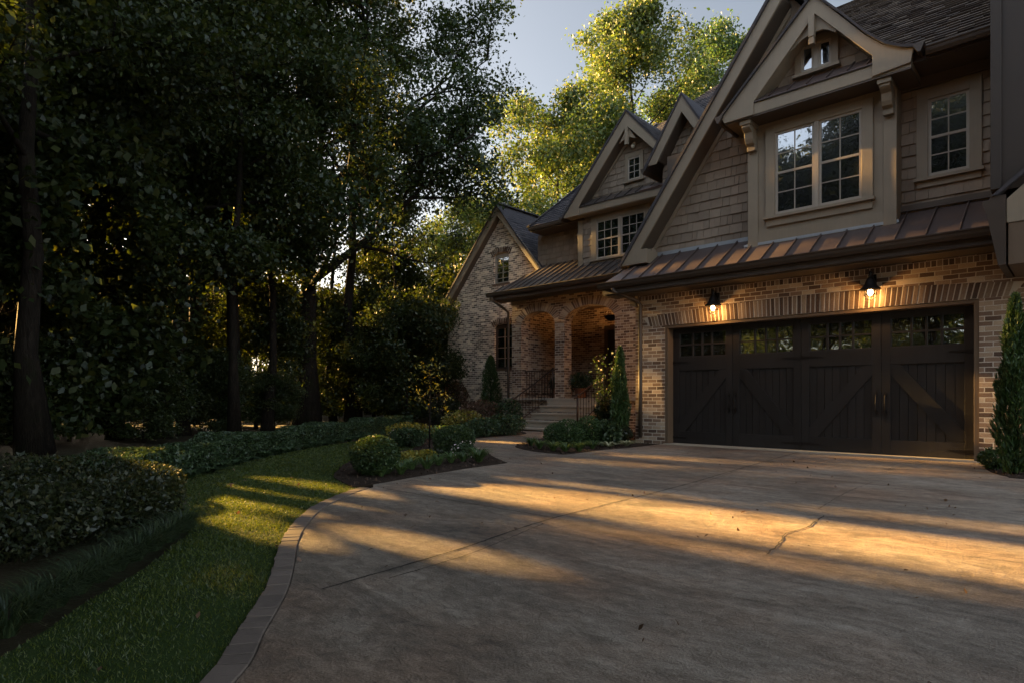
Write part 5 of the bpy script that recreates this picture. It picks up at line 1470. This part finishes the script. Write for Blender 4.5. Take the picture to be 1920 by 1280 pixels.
# further forest trees share three shapes
protos = []
for k, sd in enumerate((51, 52, 53)):
    x, y = at((740, 390, 250)[k], (30, 34, 30)[k])
    protos.append(tree("forest_tree", "one of the farther trees deep in the wood", "tree", x, y, 'leaf_forest', "farther trees deep in the wood", leaf=0.19, carved=True,
                       seed=sd, H=(7.5, 17, 19)[k], r0=0.2, base=0.14, R=(3.8, 4.8, 5.4)[k], limbs=16, twigs=(6, 5), per=20, sig=0.5))
for k, (px, Yc, j, sc) in enumerate(((800, 33, 0, .80), (690, 36, 0, .8), (845, 38, 0, .72), (560, 36, 0, .8), (400, 30, 2, .9), (120, 28, 2, 1.0), (20, 24, 1, 1.05), (330, 36, 2, 1.1), (630, 42, 0, .9), (760, 44, 0, .9), (230, 40, 2, 1.2), (140, 42, 1, 1.3), (-40, 34, 2, 1.2), (410, 46, 2, 1.1))):
    x, y = at(px, Yc); again(protos[j], "one of the farther trees deep in the wood", x, y, k * 1.7, sc, px < 500)
# sunlit trees behind the house
x, y = at(1180, 36)
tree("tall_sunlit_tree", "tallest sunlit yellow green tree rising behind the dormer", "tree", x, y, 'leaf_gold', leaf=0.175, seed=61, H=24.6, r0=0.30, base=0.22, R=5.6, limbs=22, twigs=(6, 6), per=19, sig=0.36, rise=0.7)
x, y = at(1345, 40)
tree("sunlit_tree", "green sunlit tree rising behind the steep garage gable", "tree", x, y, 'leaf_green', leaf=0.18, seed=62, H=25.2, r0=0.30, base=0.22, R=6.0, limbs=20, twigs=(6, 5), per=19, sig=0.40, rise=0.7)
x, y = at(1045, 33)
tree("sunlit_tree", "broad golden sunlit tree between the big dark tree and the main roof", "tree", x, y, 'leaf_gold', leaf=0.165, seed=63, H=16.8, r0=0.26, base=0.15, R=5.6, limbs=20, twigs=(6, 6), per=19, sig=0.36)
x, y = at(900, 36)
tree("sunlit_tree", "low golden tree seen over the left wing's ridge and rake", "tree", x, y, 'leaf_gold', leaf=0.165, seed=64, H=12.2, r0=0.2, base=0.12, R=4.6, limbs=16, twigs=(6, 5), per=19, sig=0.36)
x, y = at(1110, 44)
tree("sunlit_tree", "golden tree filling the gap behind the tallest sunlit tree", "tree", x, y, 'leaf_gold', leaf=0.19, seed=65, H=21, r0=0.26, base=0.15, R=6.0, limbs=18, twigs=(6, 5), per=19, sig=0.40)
# undergrowth at the foot of the wood
up = []
for k, sd in enumerate((71, 72, 73)):
    x, y = at((820, 480, 200)[k], (26, 20, 17)[k])
    up.append(tree("understory_tree", "young bushy tree in the undergrowth of the wood", "tree", x, y, 'leaf_forest', "young trees in the undergrowth", leaf=0.10, carved=True,
                   seed=sd, H=(5.0, 4.2, 4.6)[k], r0=0.05, base=0.06, R=(2.2, 1.9, 2.1)[k], limbs=17, twigs=(5, 4), per=34, sig=0.24))
for k, (px, Yc, j, sc) in enumerate(((760, 23, 0, .95), (700, 25, 1, 1.2), (770, 28, 1, .9), (410, 17, 1, .5), (340, 18, 2, .55), (270, 14, 1, .45), (130, 14.5, 0, .6), (40, 17, 2, 1.1), (-20, 12, 1, .7), (585, 26, 0, 1.1), (835, 29, 0, 1.0), (670, 30, 2, 1.25), (440, 25, 0, 1.1), (300, 24, 0, 1.2), (150, 22, 2, 1.2), (795, 31, 2, 1.3), (515, 19, 2, .4))):
    x, y = at(px, Yc); again(up[j], "young bushy tree in the undergrowth of the wood", x, y, k * 2.1, sc, px < 450)
# trees across the driveway, mirrored in the windows
gold = next(o for o in bpy.data.objects if o.get('label', '').startswith("broad golden"))
for k, (x, y, sc) in enumerate(((-8, -33, 1.05), (-1.5, -38, 1.2), (-16, -31, .66), (-23, -36, .75), (9, -38, .62), (-13, -42, 1.0), (3.5, -35, .8))):
    c = again(gold, "leafy tree across the driveway, mirrored in the house windows", x, y, k * 1.3, sc); c['group'] = "trees mirrored in the windows"
# the far wood: one mass of foliage and trunks
n = 70000
px = g.uniform(40, 1000, n); Yc = g.uniform(46, 64, n)
xc = (px - 960) / 1160.7 * Yc
Hx = np.where(px > 470, 2.5, 15.0) + 2.5 * np.sin(px * 0.021) + 1.5 * np.sin(px * 0.06)
P = np.stack([CAM.x + xc * math.cos(TH) - Yc * math.sin(TH), CAM.y + xc * math.sin(TH) + Yc * math.cos(TH), Hx * g.random(n) ** 0.9], axis=1)
P = P[carve(P)]; n = len(P)
t = thing("far_wood", "dark mass of distant woodland filling the gaps between the trunks", "woodland"); t['kind'] = 'stuff'
np_mesh("foliage", leaf_quads(P, 0.55, 0.7, g, 0.3), 4, 'leaf_forest', t)
m = MB()
for k in range(0, n, 1400):
    m.tube([(P[k, 0], P[k, 1], -0.06), (P[k, 0], P[k, 1], 8)], [0.2, 0.1], 6)
m.build("trunks", 'bark', t)
n = 42000
x = g.uniform(-75, 35, n); y = g.uniform(-62, -46, n)
P = np.stack([x, y, (11.5 + 2.5 * np.sin(x * 0.31) + 1.5 * np.sin(x * 0.83)) * g.random(n) ** 0.9], axis=1)
t = thing("far_thicket", "thicket across the road, mirrored in the garage door windows", "woodland"); t['kind'] = 'stuff'
np_mesh("foliage", leaf_quads(P, 0.6, 0.7, g, 0.3), 4, 'leaf_gold', t)
